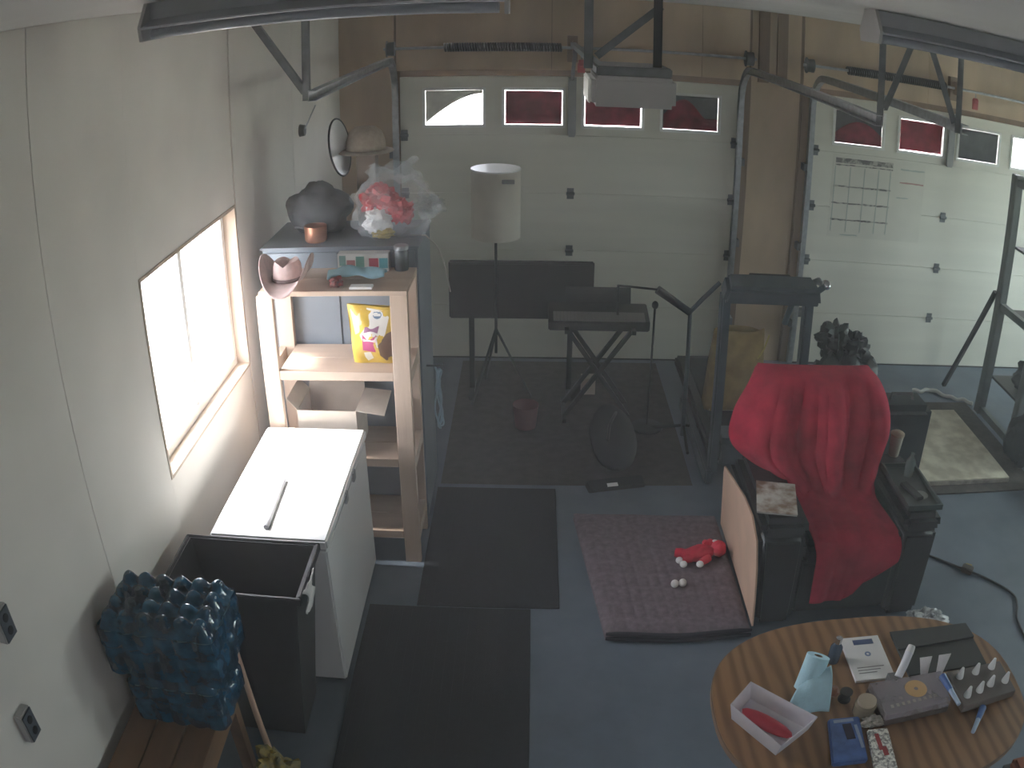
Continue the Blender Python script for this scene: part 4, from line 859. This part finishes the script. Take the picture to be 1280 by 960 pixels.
# paper towel roll and sheet
t = thing('paper_towel_roll', 'light blue paper towel roll lying with a loose sheet', 'paper towel', (2.64, 2.26, TZ), G)
PB = mat('blue_towel', (.46,.70,.80), .9, var=.08, scale=20, bump=.2, bscale=120)
d0, d1 = Vector((2.603,2.19,TZ+.022)), Vector((2.64,2.243,TZ+.145)); 
ax = (d1-d0).normalized(); sA = ax.cross(Vector((0,0,1))).normalized(); sB = sA.cross(ax)
def ringp(c, r, n=28): return [c+(sA*math.cos(2*math.pi*i/n)+sB*math.sin(2*math.pi*i/n))*r for i in range(n)]
vs = ringp(d0,.047)+ringp(d1,.047)+ringp(d1,.018)+ringp(d0,.018); n = 28
build('roll', MB().add(vs, [(a*n+i, a*n+(i+1)%n, ((a+1)%4)*n+(i+1)%n, ((a+1)%4)*n+i) for a in range(4) for i in range(n)], True), PB, t)
vs = ringp(d0,.0178)+ringp(d1,.0178)+ringp(d1,.0155)+ringp(d0,.0155)
build('core', MB().add(vs, [(a*n+i, a*n+(i+1)%n, ((a+1)%4)*n+(i+1)%n, ((a+1)%4)*n+i) for a in range(4) for i in range(n)], True), M['stud'], t)
def sheet(u, v):
    a = Vector((2.687,2.205,TZ+.125)).lerp(Vector((2.56,2.165,TZ+.07)), u); b = Vector((2.675,2.07,TZ+.012)).lerp(Vector((2.50,2.085,TZ+.006)), u); p = a.lerp(b, v)
    p.z += .03*math.sin(math.pi*v)*(1-.5*u)+.003*math.sin(12*u+5*v); p.z = max(p.z, TZ+.004); return p
build('loose_sheet', MB().surf(sheet, 14, 14), PB, t, solid=.002)
t = thing('spray_bottle', 'small dark bottle with a chrome cap beside the towel roll', 'bottle', (2.765, 2.37, TZ), G)
build('body', MB().lathe([(0,0),(.024,0),(.026,.008),(.026,.075),(.012,.095),(0,.095)], (2.765,2.36,TZ), 18), mat('dark_blue_glass', (.05,.08,.12), .15), t)
build('cap', MB().lathe([(0,.096),(.014,.096),(.014,.122),(0,.126)], (2.765,2.36,TZ), 14), M['chrome'], t)
# booklet
t = thing('white_booklet', 'white booklet with a blue title block', 'booklet', (2.92, 2.34, TZ), G)
build('pages', MB().box(2.825, 3.0, 2.215, 2.475, TZ+.001, TZ+.014), mat('booklet_white', (.84,.82,.81), .7, var=.1), t, bevel=.001, segs=1)
build('title_block', MB().box(2.875, 2.965, 2.425, 2.455, TZ+.0142, TZ+.0152), mat('print_navy', (.08,.12,.25), .5), t)
build('emblem', MB().lathe([(.006,.0142),(.014,.0142),(.014,.0152),(.006,.0152)], (2.92,2.365,TZ), 16), mat('print_blue', (.2,.26,.4), .5), t)
mb = MB()
for i in range(3): mb.box(2.85, 2.85+.12-.02*i, 2.285-i*.016, 2.290-i*.016, TZ+.0142, TZ+.0148)
build('text_lines', mb, mat('print_grey', (.3,.28,.28), .6), t)['kind'] = 'stuff'
t = thing('grey_folder', 'dark grey folder lying open-flapped on the table', 'folder', (3.25, 2.34, TZ), G)
GF = mat('charcoal_card', (.05,.052,.048), .8, var=.15)
build('cover', MB().box(3.065, 3.45, 2.215, 2.48, TZ+.001, TZ+.012), GF, t)
build('flap', MB().hexa([(3.06,2.365,TZ+.0125),(3.452,2.385,TZ+.0125),(3.45,2.485,TZ+.0125),(3.06,2.485,TZ+.0125)],[(3.06,2.365,TZ+.022),(3.452,2.385,TZ+.022),(3.45,2.485,TZ+.016),(3.06,2.485,TZ+.016)]), GF, t)
t = thing('white_marker', 'stubby white tube standing aslant by the booklet', 'tube', (3.0, 2.2, TZ), G)
build('barrel', MB().tube([(2.985,2.17,TZ+.055),(3.01,2.20,TZ+.09),(3.035,2.235,TZ+.118)], [.017,.018,.018], 14), mat('pale_tube', (.76,.77,.82), .35), t)
build('cap', MB().cyl((3.035,2.235,TZ+.118),(3.05,2.255,TZ+.135),.019,.016,n=14), M['vinyl'], t)
build('rest', MB().box(2.955,3.0,2.172,2.212,TZ+.001,TZ+.042), mat('rest_grey', (.2,.19,.19), .6), t)
for k, (dx, l, tilt) in enumerate(((0,'white paper tag in front of the folder nearer the booklet', -.2), (.07,'white paper tag in front of the folder nearer the nozzle tray', .22))):
    x = 3.125+dx; mb = MB().hexa([(x-.012,2.185,TZ+.002),(x+.012,2.185,TZ+.002),(x+.012,2.188,TZ+.002),(x-.012,2.188,TZ+.002)],[(x-.03+.05*tilt,2.215,TZ+.10),(x+.028+.05*tilt,2.215,TZ+.10),(x+.028+.05*tilt,2.218,TZ+.10),(x-.03+.05*tilt,2.218,TZ+.10)])
    one('paper_tag', mb, mat('tag_white', (.80,.78,.78), .7), l, 'paper', (x,2.19,TZ), G)
# clear box with a disc
t = thing('clear_case', 'clear plastic case with an orange disc inside', 'case', (3.0, 2.07, TZ), G)
cb = [(2.87,1.965),(3.165,1.99),(3.18,2.165),(2.85,2.15)]
build('tray', MB().prism([(x,y) for x,y in cb], 'z', TZ+.001, TZ+.03), mat('case_brown', (.10,.075,.065), .5, var=.3, scale=20), t)
build('cover', MB().prism([(x,y) for x,y in cb], 'z', TZ+.031, TZ+.062), film('clear_lid', (.6,.55,.6), .4, .12, .1), t, bevel=.002, segs=1)
build('disc', MB().lathe([(.009,.0315),(.048,.0315),(.048,.036),(.009,.036),(.009,.0315)], (3.035,2.085,TZ+.027), 26), mat('orange_disc', (.62,.38,.16), .5), t)
mb = MB()
for i in range(9): mb.box(2.90+i*.025, 2.912+i*.025, 2.00+.003*i, 2.016+.003*i, TZ+.0625, TZ+.0635)
build('print', mb, mat('case_print', (.35,.31,.28), .5), t)['kind'] = 'stuff'
# nozzle tray
t = thing('nozzle_tray', 'dark tray of white piping nozzles', 'tray', (3.36, 2.08, TZ), G)
nt_ = [(3.225,1.965),(3.505,2.0),(3.50,2.19),(3.22,2.175)]
build('base', MB().prism(nt_, 'z', TZ+.001, TZ+.04), mat('tray_taupe', (.15,.125,.115), .5, var=.2), t, bevel=.003, segs=1)
NM = mat('nozzle_white', (.80,.80,.80), .3, var=.05); k0 = None
for i, (u, v) in enumerate([(.16,.78),(.46,.80),(.78,.84),(.13,.24),(.37,.28),(.60,.36),(.88,.34),(.62,.76)]):
    a = Vector(nt_[0]).lerp(Vector(nt_[1]), u); b = Vector(nt_[3]).lerp(Vector(nt_[2]), u); p = a.lerp(b, v)
    if i == 7: continue
    if k0 is None:
        k0 = build('nozzle', MB().lathe([(0,0),(.017,0),(.017,.006),(.006,.05),(0,.052)], (p.x,p.y,TZ+.041), 14), NM, t); kp = p
    else:
        o = k0.copy(); COL.objects.link(o); o.location = (p.x-kp.x, p.y-kp.y, 0)
for x, y, x2_, y2_, l in ((3.165,2.12,3.185,1.955,'blue and white pen hanging over the case end'), (3.33,1.965,3.235,1.845,'blue and white pen in front of the nozzle tray')):
    z = TZ+.075 if y > 2 else TZ+.012; z2_ = TZ+.07 if y > 2 else TZ+.012; 
    t = thing('blue_pen', l, 'pen', (x,y,TZ), 'blue pens'); a, b = Vector((x,y,z)), Vector((x2_,y2_,z2_))
    build('barrel', MB().tube([a, a.lerp(b,.5)], [.016,.012], 12), mat('pen_blue', (.05,.13,.38), .35), t); build('tip', MB().tube([a.lerp(b,.5), b], [.011,.009], 12), mat('pen_pale', (.35,.45,.6), .3), t)
t = thing('glass_jar', 'squat tan glass jar beside the clear case', 'jar', (2.815, 2.05, TZ), G)
build('body', MB().lathe([(0,0),(.04,0),(.045,.01),(.045,.05),(.036,.06),(0,.06)], (2.81,2.05,TZ), 20), film('tan_glass', (.34,.28,.19), .85, .15), t)
build('lid', MB().lathe([(0,.061),(.038,.061),(.038,.072),(0,.074)], (2.81,2.05,TZ), 20), mat('jar_lid', (.40,.33,.24), .5), t)
one('lace_ribbon', lump((2.835,1.985,TZ+.014), (.05,.028,.014), 81, .4, 8, flat=TZ+.001), mat('lace', (.45,.42,.36), .9, var=.3, scale=60), 'small heap of pale lace ribbon below the tan jar', 'ribbon', (2.835,1.985,TZ), G)
one('brown_pebble', lump((2.705,2.165,TZ+.022), (.03,.026,.022), 82, .15, 4, flat=TZ+.001), mat('rust_brown', (.22,.08,.04), .5), 'rust brown knob of clay beside the towel sheet', 'clay', (2.705,2.165,TZ), G)
one('black_spool', MB().lathe([(0,0),(.026,0),(.026,.006),(.02,.008),(.02,.036),(.026,.038),(.026,.044),(0,.044)], (2.755,2.135,TZ), 18), mat('dark_spool', (.045,.04,.035), .6), 'dark spool next to the rust brown clay', 'spool', (2.755,2.135,TZ), G)
t = thing('blue_packet', 'blue printed packet at the front of the table', 'packet', (2.70, 1.9, TZ), G)
build('pouch', MB().prism([(2.655,2.02),(2.78,2.015),(2.757,1.79),(2.62,1.795)], 'z', TZ+.001, TZ+.028), mat('packet_blue', (.09,.17,.42), .35, var=.3, scale=25), t, bevel=.006)
build('print_dark', MB().box(2.70,2.735,1.90,1.98,TZ+.0282,TZ+.029), mat('packet_dark', (.03,.03,.06), .4), t)
build('print_pale', MB().box(2.67,2.75,1.99,2.005,TZ+.0282,TZ+.029), mat('packet_pale', (.35,.42,.55), .4), t)
build('print_pale', MB().box(2.745,2.757,1.85,1.97,TZ+.0282,TZ+.029), mat('packet_pale_b', (.35,.42,.55), .4), t)
t = thing('lace_packet', 'white speckled packet with a red mark by the blue packet', 'packet', (2.82, 1.85, TZ), G)
build('pouch', MB().prism([(2.795,1.945),(2.88,1.94),(2.862,1.72),(2.77,1.72)], 'z', TZ+.001, TZ+.022), mat('speckled_white', (.70,.70,.64), .6, var=.6, scale=90, contrast=(.4,.6)), t, bevel=.005)
build('print_red', MB().box(2.815,2.832,1.83,1.915,TZ+.0222,TZ+.023), mat('print_red', (.40,.06,.06), .5), t)
build('print_red', MB().box(2.826,2.846,1.80,1.845,TZ+.0222,TZ+.023), mat('print_red_b', (.40,.06,.06), .5), t)
# orange corner at the picture edge
t = thing('orange_cushion', 'orange cushion on a dark stool beyond the table', 'stool', (3.70, 1.85, 0))
build('cushion', MB().box(3.56, 3.86, 1.66, 1.86, .44, .50), mat('orange_fabric', (.40,.11,.04), .8), t, bevel=.02, segs=3)
build('seat', MB().box(3.55, 3.87, 1.65, 1.87, .41, .44), M['black'], t)
for x in (3.57, 3.82):
    for y in (1.67, 1.83): build('leg', MB().box(x, x+.03, y, y+.03, 0, .41), M['black'], t)
# ------------------------------------------------------------------ scattering volume added to wash out distant tones
hm = bpy.data.materials.new('haze_volume'); hm.use_nodes = True; ht = hm.node_tree; ht.nodes.remove(ht.nodes['Principled BSDF'])
hs = ht.nodes.new('ShaderNodeVolumeScatter'); hs.inputs['Color'].default_value = (.95, .95, 1.0, 1); hs.inputs['Density'].default_value = .021; hs.inputs['Anisotropy'].default_value = .25
ht.links.new(hs.outputs[0], ht.nodes['Material Output'].inputs['Volume'])
tag(build('thin_haze', MB().box(-.13, XR+.08, YB-.08, D+.12, -.06, HC+.06), hm), 'thin haze volume added through the garage air', 'haze', kind='stuff')
S.cycles.volume_bounces = 1
